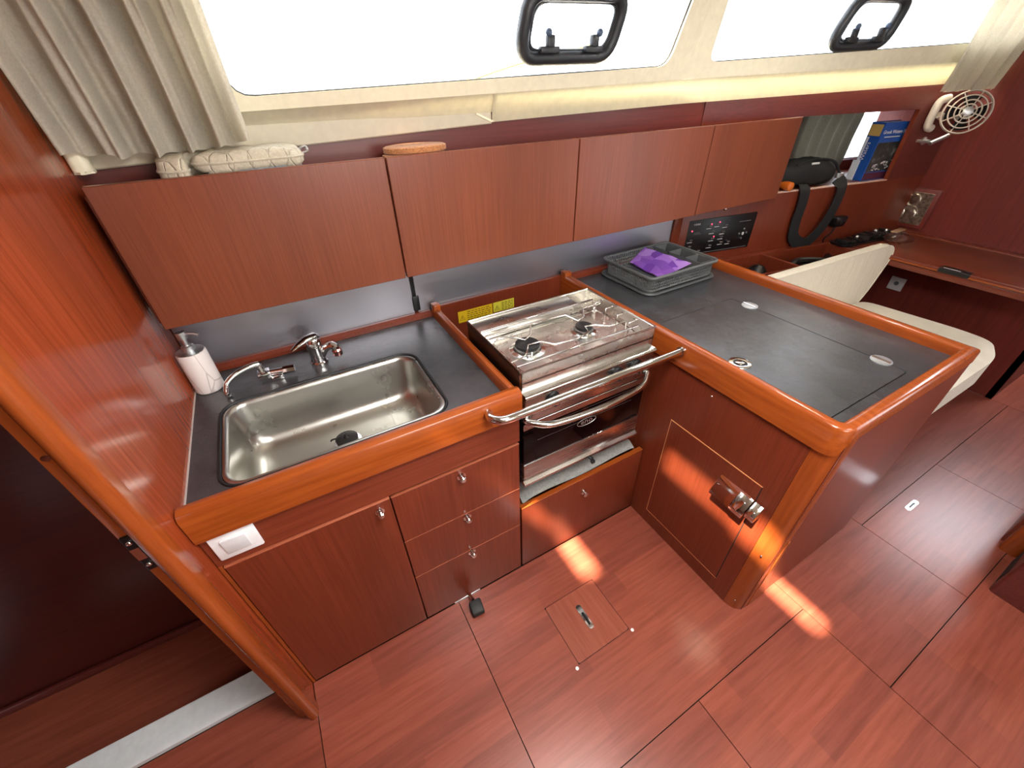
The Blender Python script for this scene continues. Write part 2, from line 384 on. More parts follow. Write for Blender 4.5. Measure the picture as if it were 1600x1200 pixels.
pl = pull(.567, .513, 'y', gp); build('pull_slot', MB().prism(rrect(.562, .572, .480, .530, .004), 'z', .0025, .003), M_BLACK, gp)
pull(2.19, .143, 'x', np_); build('pull_slot', MB().prism(rrect(2.165, 2.215, .139, .147, .003), 'z', .0025, .003), M_BLACK, np_)

# ------------------------------------------------------------------ bulkhead at left with rounded end post, dark doorway beyond
wl_ = struct('wall_left', MB().box(-.392, XB, .735, 1.50, 0, 1.95), W_BULK)
prof = [(-.392, .715), (-.392, .742), (XB+.004, .742), (XB+.006, .725)] + [(XB-.010+.016*math.cos(math.radians(a)), .712+.016*math.sin(math.radians(a))) for a in range(10, -181, -24)]
build('end_post', MB().prism(prof[::-1], 'z', 0, 1.95), W_TRIMZ, wl_, 50)
jb = struct('door_frame', MB().box(-.414, -.392, .722, .745, 0, 1.95, .003), W_TRIMZ, wl_)
sp_ = build('strike_plate', MB().box(-.4105, -.3945, .716, .7225, .90, 1.0, .001, 1), M_BLACK, wl_)
for z in (.918, .985): build('strike_screw', MB().ball((-.402, .715, z), (.0055, .004, .0055)), M_CHROME, wl_)
build('strike_recess', MB().box(-.410, -.396, .7145, .7165, .935, .968), M_CHROME, wl_)
build('post_screw', MB().cyl((-.403, .7205, 1.20), (-.403, .7225, 1.20), .006, n=10), M_CHROME, wl_)
# doorway to the dark aft cabin
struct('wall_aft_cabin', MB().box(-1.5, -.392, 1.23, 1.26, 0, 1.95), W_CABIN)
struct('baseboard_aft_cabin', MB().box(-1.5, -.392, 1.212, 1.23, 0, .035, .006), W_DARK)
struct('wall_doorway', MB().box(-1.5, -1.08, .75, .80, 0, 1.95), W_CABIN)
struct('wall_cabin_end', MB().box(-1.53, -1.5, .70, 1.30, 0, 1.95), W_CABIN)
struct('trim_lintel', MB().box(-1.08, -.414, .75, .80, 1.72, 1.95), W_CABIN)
sill = build('door_sill', MB().prism([(.842, 0), (.842, .018), (.855, .024), (.918, .024), (.928, .030), (.934, .030), (.934, 0)], 'x', -1.08, -.40, .001, 1), plain('pale_brushed_threshold', '#dfe3e6', .35, .1))
sill['kind'] = 'structure'; sill['label'] = 'pale aluminium threshold strip of the dark doorway'

# ------------------------------------------------------------------ hull side: steel splashback, battens, nav panelling with open shelf
struct('wall_back', MB().box(XB, 1.86, YB+.004, YB+.03, 0, 1.60), W_DARK)
sb = thing('splashback', 'brushed steel splashback sheets behind the worktop under the wall lockers', 'splashback', (.7, YB, .9))
build('steel_sheet', MB().box(XB+.002, .376, YB-.004, YB+.004, .905, 1.30), M_SPLASH, sb)
build('steel_sheet', MB().box(.392, 1.742, YB-.004, YB+.004, .905, 1.30), M_SPLASH, sb)
build('joint_strip', MB().box(.378, .390, YB-.003, YB+.004, .93, 1.30), M_BLACK, sb)
build('joint_clip', MB().box(.374, .400, YB-.012, YB-.004, .925, .985, .003), M_IRON, sb)
struct('trim_batten', MB().box(1.742, 1.80, YB-.014, YB+.004, .90, 1.30, .003), W_LOW)
# lining forward of the galley: five pieces leave the shelf opening free
def lining(x0, x1, z0, z1, t=.018, d=0., bev=0.):
    return MB().hexa([(x0, wb(x0, d), z0), (x1, wb(x1, d), z0), (x1, wb(x1, d-t), z0), (x0, wb(x0, d-t), z0), (x0, wb(x0, d), z1), (x1, wb(x1, d), z1), (x1, wb(x1, d-t), z1), (x0, wb(x0, d-t), z1)], bev)
OX0, OX1, OZ0, OZ1 = 2.385, 3.185, 1.124, 1.466
nw = struct('wall_nav_side', lining(1.80, OX0, 0, OZ1), W_LOW)
build('panel', lining(1.80, OX0, OZ1, 1.62), W_DARK, nw)
build('panel', lining(OX0, XR, 0, OZ0), W_LOW, nw)
build('panel', lining(OX1, XR, OZ0, 1.62), W_DARK, nw)
build('panel', lining(OX0, OX1, OZ1, 1.62), W_DARK, nw)
build('shelf_floor', MB().prism([(OX0, wb(OX0, -.018)), (OX1+.3, wb(OX1+.3, -.018)), (OX1+.3, wb(OX1+.3, -.36)), (OX0, wb(OX0, -.36))], 'z', OZ0-.016, OZ0), W_X, nw)
build('opening_edge', lining(OX0, OX1, OZ0-.003, OZ0+.003, .02, .001), plain('worn_pale_edge', '#c9a89a', .3), nw)
build('opening_edge', lining(OX1-.003, OX1+.003, OZ0, OZ1, .02, .001), W_LOW, nw)
build('shelf_end', MB().box(OX0-.02, OX0, wb(OX0, -.02), wb(OX0)+.36, OZ0, OZ1), W_DARKZ, nw)
build('shelf_end', MB().box(OX1+.28, OX1+.30, wb(OX1+.3, -.02), wb(OX1+.3)+.36, OZ0, OZ1), W_DARKZ, nw)
build('shelf_ceiling', MB().prism([(OX0-.02, wb(OX0, -.018)), (OX1+.3, wb(OX1+.3, -.018)), (OX1+.3, wb(OX1+.3, -.36)), (OX0-.02, wb(OX0, -.36))], 'z', OZ1, OZ1+.015), W_X, nw)
# hull behind the shelf with a small port
D = -.35
hs = struct('wall_hull', lining(OX0, 2.86, OZ0, OZ1, .02, D), W_DARK)
build('panel', lining(2.86, 3.49, OZ0, 1.185, .02, D), W_DARK, hs)
build('panel', lining(3.49, 3.60, OZ0, OZ1, .02, D), W_DARK, hs)
w3 = struct('window_3', lining(2.86, 3.49, 1.185, OZ1, .006, D-.008), M_GLASS)
build('window_frame', lining(3.475, 3.49, 1.185, OZ1, .016, D+.002), M_WHITE, w3)
build('window_frame', lining(2.86, 3.475, 1.178, 1.192, .016, D+.002), M_WHITE, w3)
c3 = MB()
def f3(u, v):
    x = 2.74+u*.53*(1-.06*(1-v)); return (x, wb(x, D+.03+.010*math.sin(u*38+2*math.sin(v*3))), 1.14+v*.322)
c3.grid(f3, 60, 8, .002); tag(build('curtain', c3, fabric('grey_port_curtain', '#6c685c', '#7d796c')), 'small grey curtain behind the black bag in the open shelf', 'curtain')

# navigation bulkhead (right) and passage forward
struct('wall_right', MB().prism([(.28, 0), (1.20, 0), (1.20, 1.55), (1.085, 1.62), (1.0, 1.95), (.28, 1.95)], 'x', XR, XR+.03), W_DARKZ)
struct('wall_passage', MB().box(XR, 5.2, .28, .31, 0, 1.95), W_DARK)
struct('wall_passage_far', MB().box(XR+.03, 5.2, -1.03, -1.0, 0, 1.95), W_DARK)
struct('wall_forward', MB().box(5.2, 5.23, -1.03, .31, 0, 1.95), W_LOW)
ws = struct('wall_starboard', MB().box(-1.5, 3.53, -1.63, -1.6, 0, 1.56), W_LOW)
build('liner', MB().box(-1.5, -.6, -1.63, -1.6, 1.56, 1.95).box(-.6, 1.5, -1.63, -1.6, 1.56, 1.95).box(2.4, 3.53, -1.63, -1.6, 1.56, 1.95).box(1.5, 2.4, -1.63, -1.6, 1.84, 1.95).box(1.5, 2.4, -1.63, -1.6, 1.56, 1.64), M_CREAM, ws)
for i, (a, b) in enumerate(((1.5, 2.4),)): struct('window_%d' % (4+i), MB().box(a, b, -1.618, -1.612, 1.64, 1.84), M_GLASS)
struct('wall_aft', MB().box(-1.53, -1.5, -1.63, .75, 0, 1.95), W_LOW)
build('sub_floor', MB().box(-1.5, 5.2, -1.6, 1.5, -.06, -.031), M_GAP, floor, smooth=False)
struct('floor_saloon', MB().box(-1.5, 3.53, -1.6, -1.002, -.03, 0), W_FLOOR)
# unseen ceiling; narrow slots invented in it to shape the sun streaks
SL = [(.212, .250, .25, .57), (.200, .262, -.10, .25), (-.40, -.335, .48, .69)]
def ceil_rects():
    rs = [(-1.53, 5.23, -1.63, .98)]
    for hh in SL: rs = [q for r in rs for q in cut(r, hh)]
    return rs
ce = sgroup('ceiling')
for r in ceil_rects(): build('ceiling_panel', MB().box(r[0], r[1], r[2], r[3], 1.95, 1.98), M_CEIL, ce, smooth=False)
build('ceiling_panel', MB().prism([(-1.53, .98), (-1.53, 1.37), (1.6, 1.37), (3.53, 1.005), (3.53, .98)], 'z', 1.95, 1.98), M_CEIL, ce, smooth=False)

# cream coachroof liner with the two long windows (leans inboard; second half turns with the hull)
LEAN = .25
def lz(z): return -LEAN*(z-1.65)
def yl(x, z): return 1.42 + lz(z) - KB*max(0., x-1.6)
def quadstrip(loop_a, loop_b, mb, closed=True):
    A = [mb.bm.verts.new(p) for p in loop_a]; B = [mb.bm.verts.new(p) for p in loop_b]; n = len(A)
    for i in range(n if closed else n-1): mb.bm.faces.new((A[i], A[(i+1) % n], B[(i+1) % n], B[i]))
def holed_panel(outer, inner, thick=.03):
    """flat (x,z) panel with a rounded opening lifted onto the leaning liner"""
    mb = MB(); n = len(inner)
    cx = sum(p[0] for p in inner)/n; cz = sum(p[1] for p in inner)/n
    x0, x1 = outer[0], outer[1]
    def onout(p):
        dx, dz = p[0]-cx, p[1]-cz
        # outer edge: bottom z = outer[2](x), top z = outer[3]
        t = 1e9
        if dx > 0: t = min(t, (x1-cx)/dx)
        if dx < 0: t = min(t, (x0-cx)/dx)
        if dz > 0: t = min(t, (outer[3]-cz)/dz)
        if dz < 0:
            a, b = outer[2]   # z = a + b*x
            den = dz - b*dx
            if den < 0: t = min(t, (a+b*cx-cz)/den)
        return (cx+dx*t, cz+dz*t)
    pts = list(inner)
    # add corner-aimed points so the outer corners stay sharp
    a, b = outer[2]
    for c in ((x0, a+b*x0), (x1, a+b*x1), (x0, outer[3]), (x1, outer[3])):
        an = math.atan2(c[1]-cz, c[0]-cx)
        best = min(range(n), key=lambda i: abs((math.atan2(inner[i][1]-cz, inner[i][0]-cx)-an+PI) % (2*PI)-PI)); pts[best] = (inner[best][0], inner[best][1], c)
    outl = [(p[2] if len(p) == 3 else onout(p)) for p in pts]
    f = lambda p, d: (p[0], yl(p[0], p[1])+d, p[1])
    quadstrip([f(p, 0) for p in outl], [f(p, 0) for p in inner], mb)
    quadstrip([f(p, 0) for p in inner], [f(p, thick) for p in inner], mb)
    quadstrip([f(p, thick) for p in inner], [f(p, thick) for p in outl], mb)
    return mb
def dens(pts, m=4):
    out = []
    for i in range(len(pts)):
        a, b = pts[i], pts[(i+1) % len(pts)]
        L = math.dist(a, b); k = max(1, int(L/.08))
        for j in range(k): out.append((a[0]+(b[0]-a[0])*j/k, a[1]+(b[1]-a[1])*j/k))
    return out
def zb(x): return 1.618+.0335*x                 # window foot climbs with the sheer
W1 = dens(rpoly([(.012, zb(.012)), (1.485, zb(1.485)), (1.520, 1.93), (-.02, 1.93)], .05))
W2 = dens(rpoly([(1.684, zb(1.684)+.003), (3.42, 1.742), (3.40, 1.93), (1.665, 1.93)], .035))
crease = (1.588, .0235)
ln = struct('trim_1', holed_panel((-.37, 1.60, crease, 1.95), W1), M_CREAM)
build('panel', holed_panel((1.60, 3.52, crease, 1.95), W2), M_CREAM, ln)
# lower face of the liner, rolled under at its lip, notched over the first lockers
def lipz(x): return 1.527+.020*max(0, x-.75)
NX = .745
def low_face(x0, x1, zlip, n=14):
    mb = MB()
    def fn(u, v):
        x = x0+(x1-x0)*u; zt = crease[0]+crease[1]*x; z0 = zlip(x); z = z0+(zt-z0)*v
        return (x, yl(x, zt) + .020*math.sin((1-v)*PI/2) - .012*(v == 0)*0, z)
    mb.grid(fn, n, 5, .012); return mb
build('panel', low_face(NX, 3.52, lipz, 30), M_CREAM, ln)
build('panel', low_face(-.37, NX+.012, lambda x: 1.552+.004*x), M_CREAM, ln)
mb = MB(); x = NX-.06
mb.hexa([(x, yl(x, 1.55)+.004, 1.551), (NX, yl(x, 1.55)+.004, 1.526), (NX, YB+.02, 1.526), (x, YB+.02, 1.551), (x+.004, yl(x, 1.55)+.004, 1.556), (NX+.004, yl(x, 1.55)+.004, 1.531), (NX+.004, YB+.02, 1.531), (x+.004, YB+.02, 1.556)])
build('notch_cheek', mb, M_CREAM, ln)
build('hull_flange', MB().prism([(-.365, 1.502), (-.36, 1.490), (-.34, 1.486), (NX, 1.522), (NX, 1.56), (-.365, 1.56)], 'y', YB-.012, YB+.003, .003, 1), plain('pale_grey_gelcoat', '#c6bda6', .5), ln)
build('flange_corner', MB().prism(rrect(-.364, -.325, 1.405, 1.452, .015), 'z', 1.484, 1.56, .006), M_CREAM, ln)
sd2 = MB()
sd2.grid(lambda u, v: (-.37+3.9*u, yl(-.37+3.9*u, 1.60)+.004+.16*v, 1.600+.0255*(3.9*u-.37)-.012*v), 24, 2, .01)
build('side_deck', sd2, plain('white_deck', '#f2f3f3', .6), ln)
# window panes
def pane(W, d, name='pane'):
    mb = MB(); vs = [mb.bm.verts.new((p[0], yl(p[0], p[1])+d, p[1])) for p in W]; v2 = [mb.bm.verts.new((p[0], yl(p[0], p[1])+d+.006, p[1])) for p in W]
    mb.bm.faces.new(vs); mb.bm.faces.new(v2[::-1]); n = len(vs)
    for i in range(n): mb.bm.faces.new((vs[i], vs[i-1], v2[i-1], v2[i]))
    return mb
def seal(W, d, r): return MB().tube([(p[0], yl(p[0], p[1])+d, p[1]) for p in W], r, 6, True)
def winunit(name, W, port, cut_):
    o = struct(name, pane(W, .020), M_GLASS)
    build('seal', seal(W, .012, .0035), M_RUBBER, o)
    P = dens(rpoly(port, .055, 6))
    fr = build('port_frame', MB().tube([(p[0], yl(p[0], p[1])+.006, p[1]) for p in P], .021, 8, True), M_PORT, o, 60)
    n = len(P); cx = sum(p[0] for p in P)/n; cz = sum(p[1] for p in P)/n
    Q = [(cx+(p[0]-cx)*.89, cz+(p[1]-cz)*.80) for p in P]
    build('port_gasket', MB().tube([(p[0], yl(p[0], p[1])+.004, p[1]) for p in Q], .008, 6, True), M_RUBBER, o, 60)
    (ax, az), (bx, bz) = port[0], port[1]
    for t in (.27, .76):
        x = ax+(bx-ax)*t; z = az+(bz-az)*t+.026; y = yl(x, z)-.014
        l = build('latch', MB().box(x-.035, x+.035, y-.008, y+.014, z-.016, z+.002, .004).box(x-.014, x+.014, y-.012, y+.008, z-.002, z+.030, .005), M_PORT, o)
        build('latch_knob', MB().ball((x-.012 if t < .5 else x+.012, y-.012, z+.034), .011, 10), plain('blue_grey_plastic', '#4a5a74', .4) if t < .5 else bpy.data.materials['blue_grey_plastic'], l)
        x2 = port[3][0]+(port[2][0]-port[3][0])*t; z2 = port[2][1]; y2 = yl(x2, z2)-.012
        build('hinge', MB().box(x2-.04, x2+.04, y2-.006, y2+.012, z2-.016, z2+.010, .004), M_PORT, o)
    return o
w1 = winunit('window_1', W1, [(.832, 1.692), (1.185, 1.697), (1.208, 1.848), (.846, 1.840)], 0)
w2 = winunit('window_2', W2, [(2.262, 1.722), (2.560, 1.728), (2.560, 1.880), (2.292, 1.878)], 0)
rope = MB().tube(bez([(.70, 1.9, 1.588), (.86, 1.9, 1.636), (1.14, 1.9, 1.700), (1.5, 1.9, 1.76)], 6), .016, 6, flat=.4)
tag(build('mooring_strap', rope, M_WEBY), 'yellow webbing strap outside the first long window', 'strap')

build('downlight_ring', MB().lathe([(.048, 0), (.062, .0), (.062, .012), (.048, .012), (.048, 0)], (1.74, .72, 1.9375), 24), M_CHROME, ce)

# ------------------------------------------------------------------ wall lockers with four flap doors
lk = thing('wall_locker', 'row of wall lockers with four plain cherry wood flap doors above the galley', 'locker', (.97, 1.38, 1.125))
build('carcass', MB().box(XB+.02, 2.27, 1.320, YB-.002, 1.135, 1.452, .002, 1), W_X, lk)
edges = [-.338, .329, 1.002, 1.684, 2.285]
for a, b in zip(edges, edges[1:]):
    d = build('door', MB().box(a+.0025, b-.0025, 1.300, 1.320, 1.124, 1.473, .0015, 1), W_UP, lk)
kb = build('catch', MB().ball((1.907, 1.312, 1.121), .010, 10).cyl((1.907, 1.312, 1.118), (1.907, 1.312, 1.130), .006), M_CHROME, lk)

# ------------------------------------------------------------------ sink cabinet, worktop, fiddles
sk = thing('sink_cabinet', 'mahogany sink base cabinet with one door and three drawers', 'cabinet', (.05, 1.1, 0))
mb = MB().box(XB+.002, .463, YF+.022, YF+.040, 0, .86).box(.445, .463, YF+.04, YB, 0, .885).box(XB+.002, XB+.02, YF+.04, YB, 0, .885)
build('carcass', mb, W_LOW, sk)
build('top_panel', MB().box(XB+.002, .463, YF, YF+.022, .728, .85, .001, 1), W_X, sk)
dr = build('door', MB().box(-.352, .046, YF-.004, YF+.018, .012, .722, .0015, 1), W_LOW, sk)
build('door_edge', MB().box(-.352, .046, YF-.006, YF+.018, .722, .7265, .001, 1), W_EDGE, dr)
build('stile', MB().box(XB+.002, -.355, YF, YF+.02, 0, .728), W_TRIMZ, sk)
knob('knob', (.012, YF-.004, .690), (0, -1, 0), .010, dr)
for z0, z1, kz in ((.505, .716, .690), (.297, .502, .490), (.006, .294, .286)):
    w_ = build('drawer', MB().box(.050, .461, YF, YF+.02, z0, z1, .0015, 1), W_LOW, sk)
    build('drawer_edge', MB().box(.050, .461, YF-.0005, YF+.02, z1, z1+.0016), W_EDGE, w_)
    knob('knob', (.258, YF, kz-.004), (0, -1, 0), .011, w_)
# worktop with the sink opening
SX0, SX1, SY0, SY1 = -.292, .278, .868, 1.222
def ring(outer, inner, z0, z1):
    mb = MB(); n = len(inner); cx = sum(p[0] for p in inner)/n; cz = sum(p[1] for p in inner)/n
    x0, x1, y0, y1 = outer; out = []
    cs = [(x0, y0), (x1, y0), (x0, y1), (x1, y1)]
    idx = {min(range(n), key=lambda i: abs((math.atan2(inner[i][1]-cz, inner[i][0]-cx)-math.atan2(c[1]-cz, c[0]-cx)+PI) % (2*PI)-PI)): c for c in cs}
    for i, p in enumerate(inner):
        if i in idx: out.append(idx[i]); continue
        dx, dy = p[0]-cx, p[1]-cz; t = 1e9
        if dx > 1e-9: t = min(t, (x1-cx)/dx)
        if dx < -1e-9: t = min(t, (x0-cx)/dx)
        if dy > 1e-9: t = min(t, (y1-cz)/dy)
        if dy < -1e-9: t = min(t, (y0-cz)/dy)
        out.append((cx+dx*t, cz+dy*t))
    a = [[mb.bm.verts.new((p[0], p[1], z)) for p in L] for z in (z0, z1) for L in (out, inner)]
    for i in range(n):
        j = (i+1) % n
        mb.bm.faces.new((a[2][i], a[2][j], a[3][j], a[3][i])); mb.bm.faces.new((a[3][i], a[3][j], a[1][j], a[1][i]))
        mb.bm.faces.new((a[1][i], a[1][j], a[0][j], a[0][i])); mb.bm.faces.new((a[0][i], a[0][j], a[2][j], a[2][i]))
    return mb
so_ = dens(rrect(SX0, SX1, SY0, SY1, .055, 6))
wt = tag(build('sink_worktop', ring((XB+.003, .440, YF+.02, YB-.008), so_, .865, .895), M_TOP), 'charcoal laminate worktop around the sink', 'worktop')
build('seal_bead', MB().box(XB+.0005, XB+.004, YF+.03, YB-.01, .893, .8975), plain('pale_sealant', '#b9aaa4', .5), wt)
fd = tag(build('front_fiddle', MB().prism([(.790, .842), (.790, .920), (.796, .931), (.812, .936), (.826, .931), (.830, .918), (.830, .842)], 'x', XB+.002, .466, .002, 1), W_TRIMX), 'solid orange brown fiddle rail along the front of the sink worktop', 'rail')
build('side_fiddle', MB().prism([(.437, .866), (.437, .920), (.442, .930), (.451, .934), (.460, .930), (.465, .920), (.465, .866)], 'y', .829, YB-.02, .002, 1), W_TRIMY, fd)
build('back_fiddle', MB().prism([(YB-.030, .896), (YB-.030, .908), (YB-.020, .918), (YB-.006, .918), (YB-.006, .896)], 'x', XB+.004, .437, .002, 1), W_LOW, fd)
# sink
def loopz(x0, x1, y0, y1, r, z): return [(p[0], p[1], z) for p in rrect(x0, x1, y0, y1, r, 6)]
def loft(loops, cap=True):
    mb = MB(); R = [[mb.bm.verts.new(p) for p in L] for L in loops]
    for A, B in zip(R, R[1:]):
        for i in range(len(A)): mb.bm.faces.new((A[i], A[(i+1) % len(A)], B[(i+1) % len(A)], B[i]))
    if cap: mb.bm.faces.new(R[-1])
    return mb
sn = thing('sink', 'stainless steel sink basin set into the charcoal worktop', 'sink', (0, 1.045, .735))
L = []
for ins, z, r in ((-.002, .8955, .056), (.002, .8975, .055), (.008, .8965, .05), (.012, .885, .05), (.018, .80, .05), (.024, .768, .055), (.036, .749, .06), (.056, .741, .06), (.09, .739, .05), (.16, .737, .02)):
    L.append(loopz(SX0+.003+ins, SX1-.003-ins, SY0+.003+ins, SY1-.003-ins, r, z))
b_ = build('basin', loft(L), M_SINK, sn, 70)
build('seal', MB().tube([(p[0], p[1], .8965) for p in dens(rrect(SX0-.004, SX1+.004, SY0-.004, SY1+.004, .058, 6))], .0042, 6, True), M_RUBBER, sn)
dn = build('drain_ring', MB().lathe([(.028, 0), (.042, .001), (.042, .004), (.030, .006), (.026, .004)], (-.005, 1.068, .738), 24), M_CHROME, sn)
tag(build('sink_plug', MB().lathe([(.026, 0), (.033, .004), (.034, .014), (.026, .018), (.010, .019), (.006, .024), (.004, .030)], (-.005, 1.068, .744), 20).tube(bez([(-.02, 1.07, .765), (-.045, 1.072, .766), (-.05, 1.08, .756)], 4), .0025), M_RUBBER), 'black rubber plug in the sink drain', 'plug')
# mixer tap
tp = thing('mixer_tap', 'chrome single lever mixer tap behind the sink', 'tap', (-.012, 1.325, .895))
x, y = -.005, 1.325
build('base', MB().lathe([(.028, 0), (.028, .006), (.024, .010), (.0225, .02), (.0225, .055), (.0235, .058), (.0235, .086), (.019, .094), (.004, .096)], (x, y, .895), 20), M_CHROME, tp)
build('lever', MB().tube([(x+.022, y+.004, .986), (x+.010, y, .994), (x-.02, y-.010, .992), (x-.045, y-.020, .984), (x-.066, y-.028, .974)], [.010, .019, .017, .012, .007], 12, flat=.5), M_CHROME, tp, 60)
build('spout', MB().tube(bez([(x+.010, y-.004, .915), (x+.030, y-.012, .945), (x+.052, y-.022, .955), (x+.060, y-.026, .940)], 5), [.012]*9+[.013]*7, 10), M_CHROME, tp)
build('spout_head', MB().lathe([(.010, 0), (.015, .003), (.016, .020), (.012, .026), (.003, .028)], (x+.061, y-.027, .917), 14), metal('copper_toned_chrome', '#c98f86', .12), tp)
# folding sea-water tap
t2 = thing('folding_tap', 'small chrome tap with a thin curved swivel spout beside the soap dispenser', 'tap', (-.14, 1.300, .895))
build('foot', MB().box(-.152, -.118, 1.282, 1.312, .895, .908, .002), M_CHROME, t2)
build('valve_body', MB().box(-.185, -.150, 1.288, 1.322, .905, .928, .003).cyl((-.152, 1.304, .917), (-.112, 1.296, .917), .010), M_CHROME, t2)
build('valve_knob', MB().cyl((-.113, 1.296, .917), (-.080, 1.290, .917), .013, n=8), M_CHROME, t2)
build('riser', MB().cyl((-.170, 1.306, .925), (-.170, 1.306, .952), .010, .007), M_CHROME, t2)
build('spout', MB().tube(bez([(-.170, 1.306, .955), (-.195, 1.30, .957), (-.235, 1.290, .950), (-.262, 1.278, .935), (-.272, 1.268, .912), (-.272, 1.266, .899)], 5), .0085, 10), M_CHROME, t2, 60)
# soap dispenser
sd_ = thing('soap_dispenser', 'white marbled soap dispenser with steel pump at the left end of the worktop', 'dispenser', (-.322, 1.345, .895))
c = (-.322, 1.350, .8955)
build('bottle', MB().lathe([(.036, 0), (.0385, .003), (.0385, .128), (.036, .132)], c, 32), M_SOAP, sd_)
build('lid', MB().lathe([(.036, .1315), (.036, .134), (.016, .137), (.016, .150), (.012, .153)], c, 24), M_ALU, sd_)
pm = build('pump', MB().lathe([(.007, .15), (.007, .172), (.013, .174), (.013, .195), (.003, .197)], c, 16), M_ALU, sd_)
build('nozzle', MB().tube([(c[0], c[1], 1.084), (c[0]+.03, c[1]-.012, 1.084), (c[0]+.042, c[1]-.017, 1.079)], .0045), M_ALU, sd_)
# light switch
sw = thing('light_switch', 'square white rocker switch plate on the sink cabinet', 'switch', (-.302, YF, .755))
build('plate', MB().box(-.347, -.254, YF-.008, YF, .752, .836, .004), M_WHITE, sw)
rk_ = build('rocker', MB().hexa([(-.326, YF-.011, .770), (-.276, YF-.011, .770), (-.276, YF-.006, .770), (-.326, YF-.006, .770), (-.326, YF-.014, .818), (-.276, YF-.014, .818), (-.276, YF-.006, .818), (-.326, YF-.006, .818)], .0015), M_WHITE2, sw)
# foot pump pedal
fp = thing('foot_pedal', 'black foot pump pedal on the floor below the drawers', 'pedal', (.225, .77, 0))
build('arm', MB().tube([(.222, .812, .018), (.224, .770, .030)], .006), M_CHROME, fp)
build('bracket', MB().box(.16, .27, YF-.004, YF-.0005, 0, .012, .002), M_ALU, fp)
build('pad', MB().hexa([(.198, .715, .002), (.248, .712, .002), (.252, .765, .014), (.202, .768, .014), (.200, .717, .026), (.246, .714, .026), (.250, .763, .040), (.204, .766, .040)], .006), M_RUBBER, fp)

# ------------------------------------------------------------------ stove niche and stove
struct('trim_2', MB().box(.465, 1.062, 1.440, 1.460, .02, .928, .002, 1), W_LOW)
dw = thing('low_drawer', 'wide orange brown drawer front under the stove', 'drawer', (.765, YF, 0))
build('front', MB().box(.468, 1.060, YF, YF+.020, .004, .378, .003), W_LOW, dw)
build('tray', MB().box(.480, 1.050, YF+.02, 1.30, .10, .11).box(.480, .490, YF+.02, 1.30, .11, .36).box(1.04, 1.05, YF+.02, 1.30, .11, .36), W_X, dw)
build('front_edge', MB().box(.468, 1.060, YF-.0005, YF+.0205, .378, .381, .001, 1), W_TRIMX, dw)
kn = build('knob', MB().lathe([(.013, 0), (.013, .003), (.007, .004), (.007, .012), (.012, .014), (.012, .02), (.003, .022)], (.757, YF, .298), 14, (0, -1, 0)), M_CHROME, dw)
def ftow(u, v):
    x = .488+u*.545; y = .832+v*.30
    return (x, y, .392 + .006*math.sin(u*9+v*4) + .008*math.sin(v*12) - .06*max(0, .10-v)*2 - .05*max(0, .06-u)*4)
tag(build('dish_towel', MB().grid(ftow, 40, 20, .012), M_TOWEL, None, 60), 'folded grey dish towel lying in the drawer under the stove', 'towel')

st = thing('stove', 'two burner stainless steel marine stove with a black glass oven door', 'stove', (.73, .99, .50))
A0, A1, FY, RZ = .475, .986, .812, .980
build('oven_body', MB().box(A0+.004, A1-.004, FY+.03, 1.17, .505, .930, .004), M_BLACK, st)
# hob: tray floor, rims, rear ledge
mb = MB()
mb.box(A0, A1, FY, 1.172, .936, .944, .002, 1)                     # tray floor
mb.box(A0, A1, FY, FY+.004, .908, RZ, .001, 1)                     # front apron
mb.box(A0, A0+.004, FY, 1.172, .915, RZ, .001, 1)
mb.box(A1-.004, A1, FY, 1.172, .915, RZ, .001, 1)
mb.box(A0, A1, 1.168, 1.172, .915, RZ, .001, 1)
hb = build('hob', mb, M_HOBF, st)
build('side_panel', MB().box(A0-.0015, A0-.0002, FY+.012, 1.172, .505, RZ-.003), M_BLACK, st)
build('rear_ledge', MB().box(A0+.004, A1-.10, 1.082, 1.168, .9445, .976, .004), M_HOBF, hb)
build('rim', MB().tube([(A0, FY, RZ), (A1, FY, RZ), (A1, 1.172, RZ), (A0, 1.172, RZ)], .0035, 6, True), M_HOB, hb)
build('tray_bead', MB().tube([(p[0], p[1], .945) for p in rrect(A0+.03, A1-.03, FY+.03, 1.065, .03)], .003, 6, True), M_HOB, hb)
def burner(x, y, r, zz):
    b = build('burner', MB().lathe([(r*1.32, 0), (r*1.34, .004), (r*1.05, .007), (r*.95, .004), (r*.9, .006)], (x, y, .944), 28), M_HOB, st)
    build('crown', MB().lathe([(r*.95, 0), (r*1.0, .004), (r*.98, .010), (r*.8, .013)], (x, y, .950), 24), metal('cast_aluminium', '#8e8c88', .35), b)
    build('cap', MB().lathe([(r*.86, 0), (r*.92, .002), (r*.90, .008), (r*.4, .010), (.001, .0102)], (x, y, .962), 24), M_IRON, b)
    build('electrode', MB().cyl((x-.01, y-r*1.02, .946), (x-.01, y-r*1.02, .962), .0025), M_WHITE, b)
burner(.583, .957, .043, 0); burner(.806, .957, .032, 0)
def wire(name, pts, r=.0031, par=None): return build(name, MB().tube(pts, r, 7), M_HOB, par or st, 60)
z = .978
wire('pan_rail', [(A0, FY+.026, z+.008), (.935, FY+.026, z+.008), (.948, FY+.026, z-.006), (.950, FY+.026, .945)], .0036)
wire('pan_rail', [(A0, 1.070, z+.010), (.93, 1.070, z+.010), (.945, 1.070, .946)], .0036)
wire('pan_rail', [(A0, 1.062, z-.008), (.90, 1.062, z-.008), (.93, 1.062, z-.008), (.935, 1.062, .946)])
wire('pan_support', [(A0+.004, 1.03, .975), (.52, 1.02, .982), (.56, .985, .982), (.583, .972, .974), (.612, .985, .976), (.64, 1.030, .984), (.72, 1.036, .984), (.78, 1.03, .984), (.80, .985, .976), (.83, .99, .980), (.86, 1.035, .984), (.94, 1.035, .984)])
